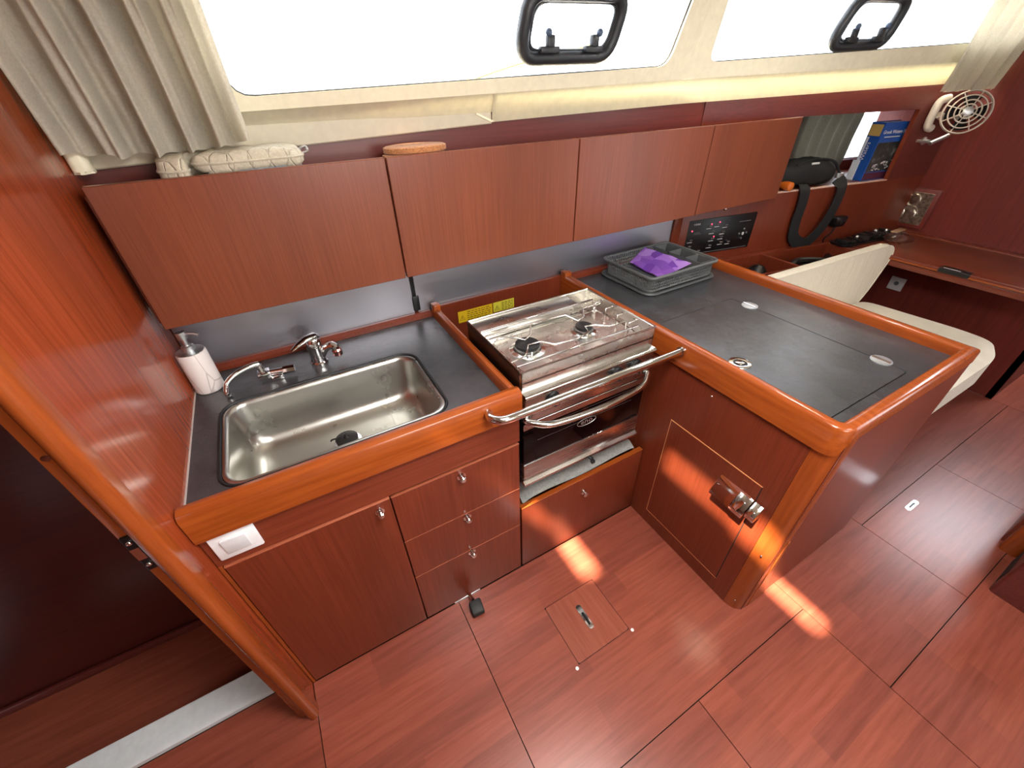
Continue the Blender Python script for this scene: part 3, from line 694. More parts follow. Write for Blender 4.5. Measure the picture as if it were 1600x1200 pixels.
wire('pan_support', [(A0+.004, .885, .970), (.53, .885, .978), (.55, .905, .976), (.575, .940, .974), (.62, .935, .976), (.645, .895, .978), (.72, .885, .978), (.78, .90, .978), (.795, .94, .975), (.83, .93, .977), (.86, .895, .980), (.93, .89, .980), (.932, .89, .946)])
for yy in (.87, .93, .99, 1.045): wire('side_wire', [(.925, yy, .946), (.925, yy, .986), (.955, yy, .986), (.955, yy+.012, .986), (.978, yy+.012, .975)], .0022)
# control panel with a rounded nose above
build('nose_bar', MB().prism([(FY-.014+.011*math.cos(math.radians(a)), .900+.009*math.sin(math.radians(a))) for a in range(90, 271, 30)]+[(FY+.03, .891), (FY+.03, .909)], 'x', A0, A1), M_HOB, st, 40)
cp_ = build('control_panel', MB().hexa([(A0+.003, FY-.012, .795), (A1-.003, FY-.012, .795), (A1-.003, FY+.03, .795), (A0+.003, FY+.03, .795), (A0+.003, FY-.018, .891), (A1-.003, FY-.018, .891), (A1-.003, FY+.03, .891), (A0+.003, FY+.03, .891)], .002), M_STEEL, st)
for kx in (.572, .822, .905):
    k = build('knob', MB().lathe([(.023, 0), (.024, .006), (.019, .010), (.0185, .024), (.016, .028), (.002, .029)], (kx, FY-.0165, .866), 20, (0, -1, 0)), M_BLACK, st)
    build('knob_cap', MB().box(kx-.003, kx+.003, FY-.048, FY-.0435, .854, .884, .001, 1), M_CHROME, k)
build('igniter', MB().cyl((.505, FY-.014, .852), (.505, FY-.024, .852), .007, n=12), M_CHROME, st)
build('igniter_mark', MB().box(.498, .501, FY-.0175, FY-.0145, .846, .866), M_INK, st)
od = build('oven_door', MB().box(A0+.002, A1-.002, FY-.006, FY+.028, .607, .785, .003), M_OVENGL, st)
build('door_head', MB().box(A0+.002, A1-.002, FY-.0075, FY-.005, .762, .787, .001, 1), M_STEEL, od)
build('kick_strip', MB().box(A0+.002, A1-.002, FY-.008, FY+.028, .528, .606, .003), M_STEEL, st)
build('bottom_lip', MB().prism([(FY-.016, .510), (FY-.016, .518), (FY-.004, .527), (FY+.05, .527), (FY+.05, .510)], 'x', A0, A1, .001, 1), M_HOB, st)
build('shadow_gap', MB().box(A0+.005, A1-.005, FY-.002, FY+.02, .5265, .529), M_BLACK, st)
build('lock_tab', MB().box(.752, .764, FY-.030, FY-.010, .500, .510, .002).box(.750, .766, FY-.040, FY-.026, .492, .504, .003), M_BLACK, st)
build('oven_rack', MB().box(.53, .93, FY-.0068, FY-.0062, .700, .7015).box(.53, .93, FY-.0068, FY-.0062, .752, .753), plain('dim_rack_wire', '#4a4544', .3), od)
hp = bez([(A0+.008, FY-.010, .808), (A0+.02, FY-.026, .805), (.56, FY-.058, .798), (.73, FY-.070, .795), (.90, FY-.058, .798), (A1-.02, FY-.026, .805), (A1-.008, FY-.010, .808)], 6)
build('oven_handle', MB().tube(hp, .0105, 10), M_HOB, st, 60)
lg = build('logo_ring', MB().tube([(.730+.040*math.cos(a*PI/16), FY-.0066, .690+.0155*math.sin(a*PI/16)) for a in range(32)], .0012, 5, True), M_ALU, od)
text('logo_lettering', 'eno', .030, (.730, FY-.0064, .682), (1, 0, 0), (0, 0, 1), M_ALU, od, .0004, 'CENTER', 1.15)
# warning labels on the board behind the stove
def label(x0, x1, z0, z1, mat, lab):
    o = thing('warning_label', lab, 'label', ((x0+x1)/2, 1.440, z0))
    build('plate', MB().box(x0, x1, 1.4385, 1.4398, z0, z1), mat, o, smooth=False)
    tx = x0+.018; tz = z0+(z1-z0)*.38
    mb = MB(); mb.tube([(tx-.012, 1.4382, tz-.008), (tx+.012, 1.4382, tz-.008), (tx, 1.4382, tz+.013)], .0011, 4, True).box(tx-.001, tx+.001, 1.4378, 1.4386, tz-.004, tz+.006)
    build('warning_triangle', mb, M_INK, o)
    mb = MB(); n = 5
    for i in range(n):
        zz = z1-.008-(z1-z0-.014)*i/(n-1); xa = tx+.022
        while xa < x1-.012:
            L = random.uniform(.006, .016); mb.box(xa, min(xa+L, x1-.006), 1.4381, 1.4386, zz-.0016, zz+.0012); xa += L+.004
    t = build('printed_lines', mb, M_INK, o, smooth=False); t['kind'] = 'stuff'
label(.545, .702, .832, .882, M_YEL, 'longer golden yellow warning label behind the stove')
label(.707, .808, .838, .882, M_YEL2, 'shorter lime yellow warning label behind the stove')
# grab bar in front of the stove
gb = thing('grab_bar', 'chrome safety bar across the front of the stove', 'bar', (.70, .74, .905))
g = bez([(.356, .789, .905), (.352, .765, .905), (.372, .743, .905), (.42, .738, .905), (.60, .738, .905), (.90, .738, .905), (1.051, .738, .905)], 6)
build('rail', MB().tube(g, .0125, 12), M_CHROME, gb, 60)
build('end_socket', MB().cyl((1.040, .738, .905), (1.0515, .738, .905), .016), M_CHROME, gb)

# ------------------------------------------------------------------ cool box cabinet (the leg of the L)
LX0, LX1, LY0 = 1.065, 1.80, .246
cb = thing('coolbox_cabinet', 'mahogany cool box cabinet forming the short leg of the galley', 'cabinet', (1.43, .85, 0))
mb = MB().box(LX0, LX0+.02, LY0+.047, YB, 0, .88).box(LX1-.02, LX1, LY0+.01, YB, 0, .885).box(LX0+.03, LX1, LY0-.010, LY0+.02, 0, .886)
build('carcass', mb, W_LOW, cb)
pp = [(LX0, LY0+.046)] + [(LX0+.045-.045*math.cos(math.radians(a)), LY0+.045-.056*math.sin(math.radians(a))) for a in range(0, 91, 15)] + [(LX0+.075, LY0-.0115), (LX0+.075, LY0+.05)]
build('corner_post', MB().prism(pp, 'z', 0, .895), W_TRIMZ, cb, 50)
fl = MB().prism([(LX0+.06, 0), (LX0+.165, 0), (LX0+.15, .05), (LX0+.115, .16), (LX0+.085, .30), (LX0+.075, .42), (LX0+.06, .42)], 'y', LY0-.014, LY0+.01, .002, 1)  # sunlit patch at the post's base, put in as a flared orange piece
build('sunlit_flare', fl, W_TRIMZ, cb)
DY0, DY1, DZ0, DZ1 = .352, .716, .080, .610
fdr = build('door', MB().box(LX0-.0025, LX0+.012, DY0, DY1, DZ0, DZ1, .001, 1), W_LOW, cb)
mb = MB()
for a in ((DY0-.002, DY1+.002, DZ1, DZ1+.002), (DY0-.002, DY1+.002, DZ0-.002, DZ0), (DY1, DY1+.002, DZ0, DZ1)): mb.box(LX0-.0028, LX0, *a)
build('edge_band', mb, plain('worn_orange_edge', '#d08a5a', .4), fdr)
build('gap', MB().box(LX0-.0012, LX0, DY0-.003, DY0, DZ0, DZ1), M_GAP, fdr)
# cup pull latch with a hooked chrome lip and its keeper
cu = [(LX0-.0025, .548), (LX0-.034, .500), (LX0-.040, .478), (LX0-.034, .474), (LX0-.028, .494), (LX0-.0025, .530)]
lt = build('latch', MB().prism(cu, 'y', .362, .478, .002, 1), M_CHROME, fdr)
build('latch_lever', MB().box(LX0-.030, LX0-.014, .375, .470, .478, .488, .003), M_BLACK, lt)
build('latch_nose', MB().hexa([(LX0-.045, .352, .480), (LX0-.045, .400, .480), (LX0-.003, .400, .500), (LX0-.003, .352, .500), (LX0-.045, .352, .498), (LX0-.045, .400, .498), (LX0-.003, .400, .546), (LX0-.003, .352, .546)], .003), M_CHROME, lt)
build('keeper', MB().hexa([(LX0-.036, .318, .490), (LX0-.036, .350, .490), (LX0-.001, .350, .498), (LX0-.001, .318, .498), (LX0-.036, .318, .512), (LX0-.036, .350, .512), (LX0-.001, .350, .545), (LX0-.001, .318, .545)], .003), M_CHROME, cb)
for yy, zz in ((.26, .062), (.262, .355), (.60, .80)): build('panel_screw', MB().ball((LX0-.0005, yy, zz), (.0025, .004, .004), 8), M_CHROME, cb)
# worktop, lid, fiddles
lt_ = [(1.172, .925), (1.548, .925), (1.548, .318), (1.172, .318)]
def rect_ring(x0, x1, y0, y1, a, b, c, d, z0, z1):
    mb = MB()
    for q in cut((x0, x1, y0, y1), (a, b, c, d)): mb.box(q[0], q[1], q[2], q[3], z0, z1)
    return mb
HX0, HX1, HY0, HY1 = 1.0935, 1.552, .306, .930
wt2 = tag(build('coolbox_worktop', ring((1.092, 1.772, LY0+.022, YB-.008), dens(rpoly([(HX0, HY0), (HX1, HY0), (HX1, HY1), (HX0, HY1)], .02, 3)), .865, .895), M_TOP), 'charcoal laminate worktop around the cool box lid', 'worktop')
ld = thing('coolbox_hatch', 'charcoal lift out cool box lid with two steel hinges and a finger ring', 'lid', (1.36, .62, .872))
build('panel', MB().prism(rpoly([(HX0+.003, HY0+.003), (HX1-.003, HY0+.003), (HX1-.003, HY1-.003), (HX0+.003, HY1-.003)], .018, 3), 'z', .872, .8952, .001, 1), M_TOP, ld)
for hy in (.846, .381):
    hg = build('hinge', MB().lathe([(.030, 0), (.030, .0018), (.027, .0024), (.001, .0024)], (HX1, hy, .8952), 20), M_ALU, ld)
    build('hinge_pin', MB().cyl((HX1-.002, hy-.026, .8985), (HX1-.002, hy+.026, .8985), .004), M_CHROME, hg)
rg = build('finger_ring', MB().lathe([(.020, 0), (.034, .0), (.034, .0025), (.031, .0034), (.020, .0034), (.020, 0)], (1.160, .600, .8952), 28), M_CHROME, ld)
build('ring_cup', MB().lathe([(.020, 0), (.0205, .0006), (.001, .0008)], (1.160, .600, .8952), 20), M_BLACK, rg)
build('ring_tab', MB().box(1.148, 1.172, .588, .612, .896, .900, .002), M_CHROME, rg)
fr = thing('coolbox_fiddle', 'solid orange brown fiddle rail around the cool box worktop', 'rail', (1.43, .85, .842))
T = [(0, 0), (0, .078), (.006, .089), (.018, .094), (.030, .089), (.036, .078), (.036, 0)]
def sweep(name, path, prof, zb, mat, par):
    '''path: (x, y) outer edge, inward = left of travel; prof: (inset, rise 0..1 below rim, dz) ; zb: foot height per point'''
    mb = MB(); n = len(path); R = []
    for i, p in enumerate(path):
        P_ = Vector(p); a = (P_-Vector(path[i-1])).normalized() if i else None; b = (Vector(path[i+1])-P_).normalized() if i < n-1 else None
        a = a or b; b = b or a; m = (Vector((-a.y, a.x))+Vector((-b.y, b.x))).normalized(); k = 1/max(.5, m.dot(Vector((-a.y, a.x))))
        R.append([mb.bm.verts.new((P_.x+m.x*k*o, P_.y+m.y*k*o, zb[i] if z is None else .842+z)) for o, z in prof])
    for A, B in zip(R, R[1:]):
        for q in range(len(prof)): w_ = (q+1) % len(prof); mb.bm.faces.new((A[q], A[w_], B[w_], B[q]))
    mb.bm.faces.new(R[0][::-1]); mb.bm.faces.new(R[-1]); return build(name, mb, mat, par, 40)
PR = [(0, None), (0, .080), (.003, .088), (.010, .092), (.026, .092), (.033, .088), (.036, .080), (.036, None)]
cx_, cy2, rr_ = 1.0525, LY0-.012, .045
arc = [(cx_+rr_-rr_*math.cos(math.radians(a)), cy2+rr_-rr_*math.sin(math.radians(a))) for a in range(0, 91, 10)]
sweep('rail', [(cx_, YB-.02), (cx_, .30)]+arc+[(LX1+.003, cy2), (LX1+.003, YB-.03)], PR, [.842]*9+[.855, .868, .880, .884, .870], W_TRIMY, fr)
build('back_rail', MB().prism([(YB-.030, .896), (YB-.030, .912), (YB-.018, .920), (YB-.004, .920), (YB-.004, .896)], 'x', 1.092, LX1-.03, .002, 1), W_LOW, fr)
for x in (.4375, 1.0535): build('end_cheek', MB().box(x, x+.036 if x > 1 else x+.028, YB-.058, YB-.020, .86, .950, .004), W_TRIMY, fr if x > 1 else fd)

# ------------------------------------------------------------------ dish rack with its tray and purple cloth
R_ = Matrix.Translation((1.462, 1.262, .8955)) @ Matrix.Rotation(math.radians(0.5), 4, 'Z')
ty = thing('drip_tray', 'flat dark grey plastic drip tray under the dish rack', 'tray', (1.475, 1.28, .8955))
L = []
for ins, z, r in ((0.01, 0, .05), (0, .008, .05), (.002, .014, .05), (.012, .014, .045), (.018, .006, .045), (.06, .005, .03)): L.append([R_ @ Vector(p) for p in loopz(-.205+ins, .225-ins, -.160+ins, .172-ins, r, z)])
build('tray_body', loft(L), M_GREYT, ty, 50)
rk = thing('dish_rack', 'dark grey plastic dish rack basket beside the wall lockers', 'dish rack', (1.462, 1.262, .906))
X0, X1, Y0, Y1, ZT = -.188, .200, -.142, .142, .080
def P(x, y, z): return R_ @ Vector((x, y, z))
build('rim', MB().tube([P(p[0], p[1], ZT) for p in dens(rrect(X0-.010, X1+.010, Y0-.010, Y1+.010, .025))], .0065, 8, True), M_GREY, rk, 60)
build('base', MB(R_).prism(rrect(X0+.012, X1-.012, Y0+.012, Y1-.012, .02), 'z', .011, .015), M_GREY, rk)
build('lower_band', MB().tube([P(p[0], p[1], .016) for p in dens(rrect(X0+.008, X1-.008, Y0+.008, Y1-.008, .022))], .006, 6, True), M_GREY, rk, 60)
mb = MB(R_)
per = dens(rrect(X0, X1, Y0, Y1, .022)); tot = []
for i in range(len(per)):
    a, b = Vector(per[i]), Vector(per[(i+1) % len(per)]); L_ = (b-a).length; k = max(1, round(L_/.0115))
    for j in range(k): tot.append(a+(b-a)*j/k)
bars = MB()
cxy = Vector(((X0+X1)/2, (Y0+Y1)/2))
for q in tot:
    s_ = q+(cxy-q)*.045; bars.tube([P(s_.x, s_.y, .016), P(q.x, q.y, ZT)], .0024, 4)
for zz, f_ in ((.032, .032), (.047, .022), (.062, .012)):
    bars.tube([P(*(Vector(p)+(cxy-Vector(p))*f_), zz) for p in per], .0022, 4, True)
o = build('basket_bars', bars, M_GREY, rk, 60); o['kind'] = 'stuff'
floor_bars = MB()
for i in range(15): xx = X0+.02+i*.0185; floor_bars.tube([P(xx, Y0+.012, .016), P(xx, Y1-.012, .016)], .0022, 4)
o = build('rack_floor_ribs', floor_bars, M_GREY, rk); o['kind'] = 'stuff'
for y0, y1 in ((Y0+.006, -.052), (-.050, .045), (.047, Y1-.006)):
    x0, x1 = X1-.092, X1-.006; t = .0025; mb = MB(R_)
    for a in ((x0, x1, y0, y0+t), (x0, x1, y1-t, y1), (x0, x0+t, y0, y1), (x1-t, x1, y0, y1)): mb.box(*a, .018, ZT+.002)
    mb.box(x0, x1, y0, y1, .016, .019)
    build('cutlery_cup', mb, M_GREY, rk)
# cloth folded over the basket floor, one edge propped on the cups
def fcl(u, v):
    a = Vector((1.412, 1.390, .932)); b = Vector((1.398, 1.178, .930)); c = Vector((1.530, 1.140, .982)); d = Vector((1.515, 1.405, .982))
    p = a*(1-u)*(1-v)+b*u*(1-v)+c*u*v+d*(1-u)*v
    p.z += .002*math.sin(u*9)*math.sin(v*5+1)+.0012*math.sin(u*19+v*3) + .006*math.sin(v*PI)*math.sin(u*PI)
    return p
tag(build('purple_cloth', MB().grid(fcl, 36, 20, -.020), M_PURP, None, 50), 'folded purple patterned cloth lying in the dish rack', 'cloth')

# ------------------------------------------------------------------ things lying along the locker top
def mitt(name, label, pts, zoff, mat, y0, thick, ang=0.):
    """flat padded mitt: outline in (x,z-depth) lying on its side, inflated"""
    t = thing(name, label, 'oven mitt', (sum(p[0] for p in pts)/len(pts), y0, zoff), 'oven mitts on the locker top')
    return t
def pad(outline, zb_, th, mb, puff=.35, n_in=5):
    """pillow from an (x,y) outline: rings shrink and rise"""
    cx = sum(p[0] for p in outline)/len(outline); cy_ = sum(p[1] for p in outline)/len(outline); Ls = []
    def ringat(f, z): return [(cx+(p[0]-cx)*f, cy_+(p[1]-cy_)*f, z+.004*math.sin(p[0]*60+p[1]*45)*f) for p in outline]
    for f, h in ((.5, 0), (.9, .04), (1, .3), (1, .6), (.93, .86), (.75, .97), (.4, 1.0)): Ls.append(ringat(f, zb_+th*h))
    R = [[mb.bm.verts.new(p) for p in L] for L in Ls]
    for A, B in zip(R, R[1:]):
        for i in range(len(A)): mb.bm.faces.new((A[i], A[(i+1) % len(A)], B[(i+1) % len(B)], B[i]))
    mb.bm.faces.new(R[0][::-1]); mb.bm.faces.new(R[-1]); return mb
ZL = 1.4525
_t = NT('diamond_quilting'); _v = _t.coords((1, 1, 1), (0, 0, .78)); _b = _t.n('ShaderNodeTexBrick'); _b.offset = 0; _b.inputs['Scale'].default_value = 16; _b.inputs['Mortar Size'].default_value = .03; _b.inputs['Brick Width'].default_value = .5; _b.inputs['Row Height'].default_value = .5; _b.inputs['Mortar Smooth'].default_value = 1.
_t.l(_v, _b.inputs['Vector']); _f = _t.noise(_v, 160, 2); _t.l(_t.ramp(_f, [(.3, lin('#b5ab97')), (.7, lin('#c9c0ab'))]), _t.b.inputs['Base Color']); _t.b.inputs['Roughness'].default_value = .9
_i = _t.n('ShaderNodeMath', operation='SUBTRACT'); _i.inputs[0].default_value = 1; _t.l(_b.outputs['Fac'], _i.inputs[1]); _t.bump(_i.outputs[0], .7, .004); M_QUILT = _t.m
m1 = thing('oven_mitt', 'oat coloured quilted oven mitt, the upper one with its cuff towards the cork trivets', 'oven mitt', (0, 1.37, ZL), 'oven mitts on the locker top')
o1 = rpoly([(-.122, 1.335), (-.06, 1.318), (.10, 1.330), (.128, 1.345), (.125, 1.425), (.02, 1.445), (-.08, 1.430), (-.128, 1.385)], .05, 5)
build('mitt_body', pad(o1, ZL+.016, .048, MB()), M_QUILT, m1, 60)
build('cuff_loop', MB().tube(bez([(.125, 1.40, 1.500), (.142, 1.40, 1.506), (.145, 1.40, 1.494), (.128, 1.40, 1.490)], 4), .004, 6), M_ALU, m1)
build('piping', MB().tube([(p[0]*1.0, p[1], ZL+.040) for p in o1], .0035, 6, True), M_MITT, m1)
build('lining', pad([(p[0]*.9+.006, p[1]*.9+.139) for p in o1], ZL+.004, .016, MB()), M_MITTB, m1, 60)
m2 = thing('oven_mitt', 'oat coloured quilted oven mitt tucked under the other at its thumb end', 'oven mitt', (-.13, 1.38, ZL), 'oven mitts on the locker top')
o2 = rpoly([(-.196, 1.335), (-.150, 1.318), (-.135, 1.32), (-.133, 1.35), (-.145, 1.392), (-.10, 1.40), (-.10, 1.455), (-.165, 1.455), (-.202, 1.40)], .035, 5)
build('mitt_body', pad(o2, ZL+.001, .060, MB()), M_QUILT, m2, 60)
build('piping', MB().tube([(p[0], p[1], ZL+.030) for p in o2], .0035, 6, True), M_MITT, m2)
for i, (cx, z, r, lab) in enumerate(((.437, ZL+.001, .098, 'lower of the two round cork trivets on the locker top'), (.442, ZL+.0195, .096, 'upper of the two round cork trivets on the locker top'))):
    o = build('cork_trivet', MB().lathe([(r-.004, 0), (r, .004), (r, .014), (r-.004, .018), (.001, .018)], (cx, 1.385, z), 40) if False else MB().lathe([(.052, 0), (.056, .003), (.056, .015), (.052, .018), (.001, .018)], (cx, 1.372, z), 36), M_CORK)
    o.scale = (1.72, 1., 1.); tag(o, lab, 'trivet', 'cork trivets')

# ------------------------------------------------------------------ switch panel on the nav side lining
def wp(x, z, d=0.): return Vector((x, wb(x, d), z))
UX = Vector((1, -KB, 0)).normalized(); UN = Vector((-KB, -1, 0)).normalized()
def wbox(mb, x0, x1, z0, z1, d0, d1, bev=0.):
    P_ = [wp(x0, z0, d1), wp(x1, z0, d1), wp(x1, z0, d0), wp(x0, z0, d0), wp(x0, z1, d1), wp(x1, z1, d1), wp(x1, z1, d0), wp(x0, z1, d0)]
    return mb.hexa(P_, bev)
sp = thing('switch_panel', 'black electrical switch panel with small red lights on the nav side lining', 'panel', tuple(wp(2.07, .852)))
build('face_plate', wbox(MB(), 1.856, 2.287, .853, 1.040, .001, .010, .003), M_BLACK, sp)
k = 0
for fx, fz, on in ((.30, .83, 1), (.42, .86, 2), (.55, .80, 0), (.36, .66, 0), (.53, .60, 0), (.38, .42, 2), (.52, .44, 0), (.37, .20, 0), (.54, .26, 0), (.66, .24, 0), (.05, .46, 0), (.05, .26, 0), (.05, .06, 0), (.21, .08, 0)):
    x = 1.865+.41*fx; z = .862+.165*fz
    s_ = build('toggle', MB().cyl(wp(x, z, .010), wp(x+.003, z+.004, .021), .0038, .0028, 8), M_ALU, sp)
    mb = MB(); wbox(mb, x-.016, x+.014, z-.0135, z-.0105, .0098, .0106); build('print', mb, M_LABELW, sp, smooth=False)
    if on: build('led', MB().ball(wp(x+.012, z+.010, .011), .0032, 8), M_LED, sp)
build('led', MB().ball(wp(1.885, .985, .011), .0036, 8), M_LED, sp)
text('print_digits', '1 0 0 8', .014, tuple(wp(1.888, 1.012, .0104)), UX, (0, 0, 1), M_LABELW, sp, .0003)
for dx, dz, r in ((0, 0, .008), (.024, .004, .005), (-.024, .002, .005), (.002, .026, .005), (-.002, -.024, .005)):
    build('button', MB().cyl(wp(2.222+dx, .935+dz, .010), wp(2.222+dx, .935+dz, .014), r, n=12), M_LABELW if r > .006 else M_ALU, sp)
mb = MB(); wbox(mb, 2.18, 2.255, 1.000, 1.003, .0098, .0104); wbox(mb, 1.93, 2.27, .8605, .863, .0098, .0104); wbox(mb, 1.90, 1.935, .972, .9735, .0098, .0104); wbox(mb, 1.90, 1.945, .965, .9665, .0098, .0104)
build('print', mb, plain('dim_print', '#6a6a6c', .5), sp, smooth=False)

# ------------------------------------------------------------------ open shelf: bag, book, pamphlet, orange torch
bg_ = thing('shoulder_bag', 'black nylon shoulder bag on the open shelf with its strap hanging down', 'bag', tuple(wp(2.62, OZ0, -.10)))
mb = MB()
def fbag(u, v):
    a = 2*PI*u; b = PI*(v-.5)
    x = math.cos(b)*math.cos(a); y = math.cos(b)*math.sin(a); z = math.sin(b)
    sx = math.copysign(abs(x)**.6, x); sz = math.copysign(abs(z)**.7, z)
    top = .075-.035*max(0, sx)**1.5
    p = wp(2.640+.195*sx, OZ0+.067+(top if sz > 0 else .066)*sz, -.085-.075*y)
    p.z += .005*math.sin(sx*9+y*3); return p
mb.grid(fbag, 40, 20); bmesh.ops.remove_doubles(mb.bm, verts=mb.bm.verts, dist=.0008)
build('bag_body', mb, M_BAG, bg_, 60)
mb = MB(); mb.tube(bez([wp(2.50, 1.245, -.03), wp(2.62, 1.262, -.045), wp(2.74, 1.250, -.03), wp(2.80, 1.20, -.02), wp(2.83, 1.15, -.01)], 6), .007, 6); build('zip_piping', mb, M_STRAP, bg_)
st_ = bez([wp(2.56, 1.15, -.01), wp(2.555, 1.126, .016), wp(2.563, 1.06, .022), wp(2.566, .96, .022), wp(2.59, .87, .024), wp(2.68, .825, .026), wp(2.745, .87, .030), wp(2.785, .96, .034), wp(2.808, 1.06, .030), wp(2.815, 1.126, .018), wp(2.80, 1.16, -.01)], 6)
mb = MB()
pr = None
for i, p in enumerate(st_):
    d = (st_[min(i+1, len(st_)-1)]-st_[max(i-1, 0)]).normalized(); s_ = d.cross(UN).normalized()*.033; n_ = UN*.003
    q = [mb.bm.verts.new(p+s_+n_), mb.bm.verts.new(p-s_+n_), mb.bm.verts.new(p-s_-n_), mb.bm.verts.new(p+s_-n_)]
    if pr:
        for j in range(4): mb.bm.faces.new((pr[j], pr[(j+1) % 4], q[(j+1) % 4], q[j]))
    else: mb.bm.faces.new(q)
    pr = q
mb.bm.faces.new(pr); build('strap', mb, M_STRAP, bg_, 60)
build('buckle', wbox(MB(), 2.79, 2.835, 1.162, 1.186, -.022, -.006, .003), M_ALU, bg_)
mb = MB(); wbox(mb, 2.58, 2.63, 1.243, 1.252, -.017, -.012, .001); build('tag', mb, M_LABELW, bg_)
# pilot book leaning in the shelf corner, cover towards the galley
Bo = wp(3.03, OZ0+.0005, -.035); BX = (UX*.985 + Vector((0, 0, -.0))).normalized(); BN = UN
def BP(a, b, c): return Bo + UX*a + Vector((.035, 0, 1)).normalized()*b - UN*c
def bbox(mb, a0, a1, b0, b1, c0, c1, bev=0.):
    return mb.hexa([BP(a0, b0, c0), BP(a1, b0, c0), BP(a1, b0, c1), BP(a0, b0, c1), BP(a0, b1, c0), BP(a1, b1, c0), BP(a1, b1, c1), BP(a0, b1, c1)], bev)
bk = thing('pilot_book', 'thick blue paperback pilot book with a coast picture on the open shelf', 'book', tuple(Bo))
build('pages', bbox(MB(), .006, .208, .003, .282, .004, .070), M_PAPER, bk)
build('cover', bbox(MB(), 0, .212, 0, .286, 0, .004).box(0, 0, 0, 0, 0, 0) if False else bbox(bbox(MB(), 0, .212, 0, .286, 0, .004), 0, .212, 0, .286, .070, .074), M_BLUE, bk)
build('cover_picture', bbox(MB(), .004, .208, .045, .190, -.0008, 0), M_COAST, bk)
build('cover_sky', bbox(MB(), .075, .208, .130, .200, -.0011, -.0004), M_SKYB, bk) if False else None
build('cover_band', bbox(MB(), .002, .210, .004, .040, -.0008, 0), M_MAROON, bk)
mb = MB()
for i in range(26):
    a = random.uniform(.03, .19); b = random.uniform(.050, .085)*(.8+.4*a/.2); s_ = random.uniform(.004, .010); bbox(mb, a, a+s_*1.2, b, b+s_, -.0014, -.0008)
o = build('cover_houses', mb, M_LABELW, bk, smooth=False); o['kind'] = 'stuff'
text('cover_title', 'Greek Waters Pilot', .0245, tuple(BP(.008, .232, -.0008)), UX, (0, 0, 1), M_WHITE, bk, .0003)
text('cover_author', 'A yachtsman\'s guide', .012, tuple(BP(.03, .212, -.0008)), UX, (0, 0, 1), M_LABELW, bk, .0003) if False else build('cover_line', bbox(MB(), .03, .15, .214, .219, -.0008, 0), M_LABELW, bk)
spn = build('spine', bbox(MB(), -.003, 0, 0, .286, 0, .074), M_BLUE, bk)
build('spine_head', bbox(MB(), -.0042, -.003, .222, .276, .006, .070), M_GOLD, spn)
build('spine_stripe', bbox(MB(), -.0038, -.003, .0, .215, .056, .072), M_PAPER, spn)
text('spine_lettering', 'Waters', .030, tuple(BP(-.0044, .10, .036)), (0.03, 0, 1), -UN, M_WHITE, spn, .0003)
tag(build('leaflet', bbox(MB(), -.012, -.008, 0, .100, .045, .085), M_PAPER), 'pale thin leaflet leaning beside the spine of the pilot book', 'leaflet')
tag(build('orange_ornament', MB().lathe([(.012, 0), (.022, .006), (.024, .03), (.018, .06), (.016, .12)], wp(2.462, OZ0+.0245, .010), 18, (-UN.x, -UN.y, 0)), M_ORANGE), 'small glossy orange object at the end of the open shelf beside the bag', 'ornament')

# ------------------------------------------------------------------ fan, lever lamp, icon, socket on the nav bulkhead
fn = thing('cabin_fan', 'ivory cabin fan with a round wire guard below the curtain', 'fan', (3.26, 1.19, 1.43))
fc = Vector((3.29, 1.050, 1.455)); ax = Vector((-.80, -.45, .18)).normalized()
U = ax.cross(Vector((0, 0, 1))).normalized(); V = U.cross(ax).normalized()
def fpt(r, a, d=0.): return fc+U*r*math.cos(a)+V*r*math.sin(a)+ax*d
for r, d in ((.094, 0), (.072, .010), (.050, .016), (.031, .019)): build('guard_ring', MB().tube([fpt(r, i*PI/18, d) for i in range(36)], .0034, 6, True), M_FANW, fn, 60)
for i in range(8):
    a = i*PI/4+.3; build('guard_spoke', MB().tube([fpt(.016, a, .021), fpt(.05, a, .016), fpt(.094, a, 0)], .0026, 5), M_FANW, fn)
build('hub_badge', MB().lathe([(.020, 0), (.021, .004), (.016, .007), (.001, .008)], fpt(0, 0, .018), 20, ax), M_ALU, fn)
for i in range(4):
    a0 = i*PI/2
    def fb(u, v): return fpt(.018+.062*u, a0+(v-.5)*1.0, -.012+.018*(v-.5))
    build('blade', MB().grid(fb, 6, 6, .002), M_BLACK, fn)
build('guard_shroud', MB().tube([fpt(.094, i*PI/18, -.014) for i in range(36)], .004, 6, True), M_FANW, fn, 60)
build('motor', MB().lathe([(.030, 0), (.034, .01), (.034, .05), (.024, .06)], fpt(0, 0, -.075), 20, ax), M_FANW, fn)
mx_ = 3.262
build('bracket', MB().tube(bez([fpt(0, 0, -.06), Vector((3.29, 1.135, 1.43)), Vector((mx_, 1.150, 1.44))], 5), .016, 8), M_FANW, fn)
build('mount', MB().tube(bez([Vector((mx_+.03, 1.150, 1.512)), Vector((mx_-.005, 1.168, 1.50)), Vector((mx_-.012, 1.172, 1.45)), Vector((mx_-.005, 1.172, 1.39)), Vector((mx_+.02, 1.160, 1.375))], 6), .019, 10), M_FANW, fn, 60)
build('mount_plate', MB().box(mx_-.02, mx_+.02, 1.165, 1.190, 1.41, 1.48, .006), M_FANW, fn)
lv = thing('lever_catch', 'small brushed metal lever catch on the dark wall below the fan', 'catch', (3.49, 1.20, 1.28))
build('base', MB().lathe([(.020, 0), (.020, .006), (.010, .010), (.009, .03)], wp(3.33, 1.312), 16, UN), M_ALU, lv)
build('lever', MB().tube([wp(3.33, 1.302, .035), (3.415, 1.115, 1.338)], .011, 8), M_ALU, lv)
build('side_pin', MB().tube([wp(3.27, 1.316, .004), wp(3.325, 1.309, .026)], .007), M_ALU, lv)
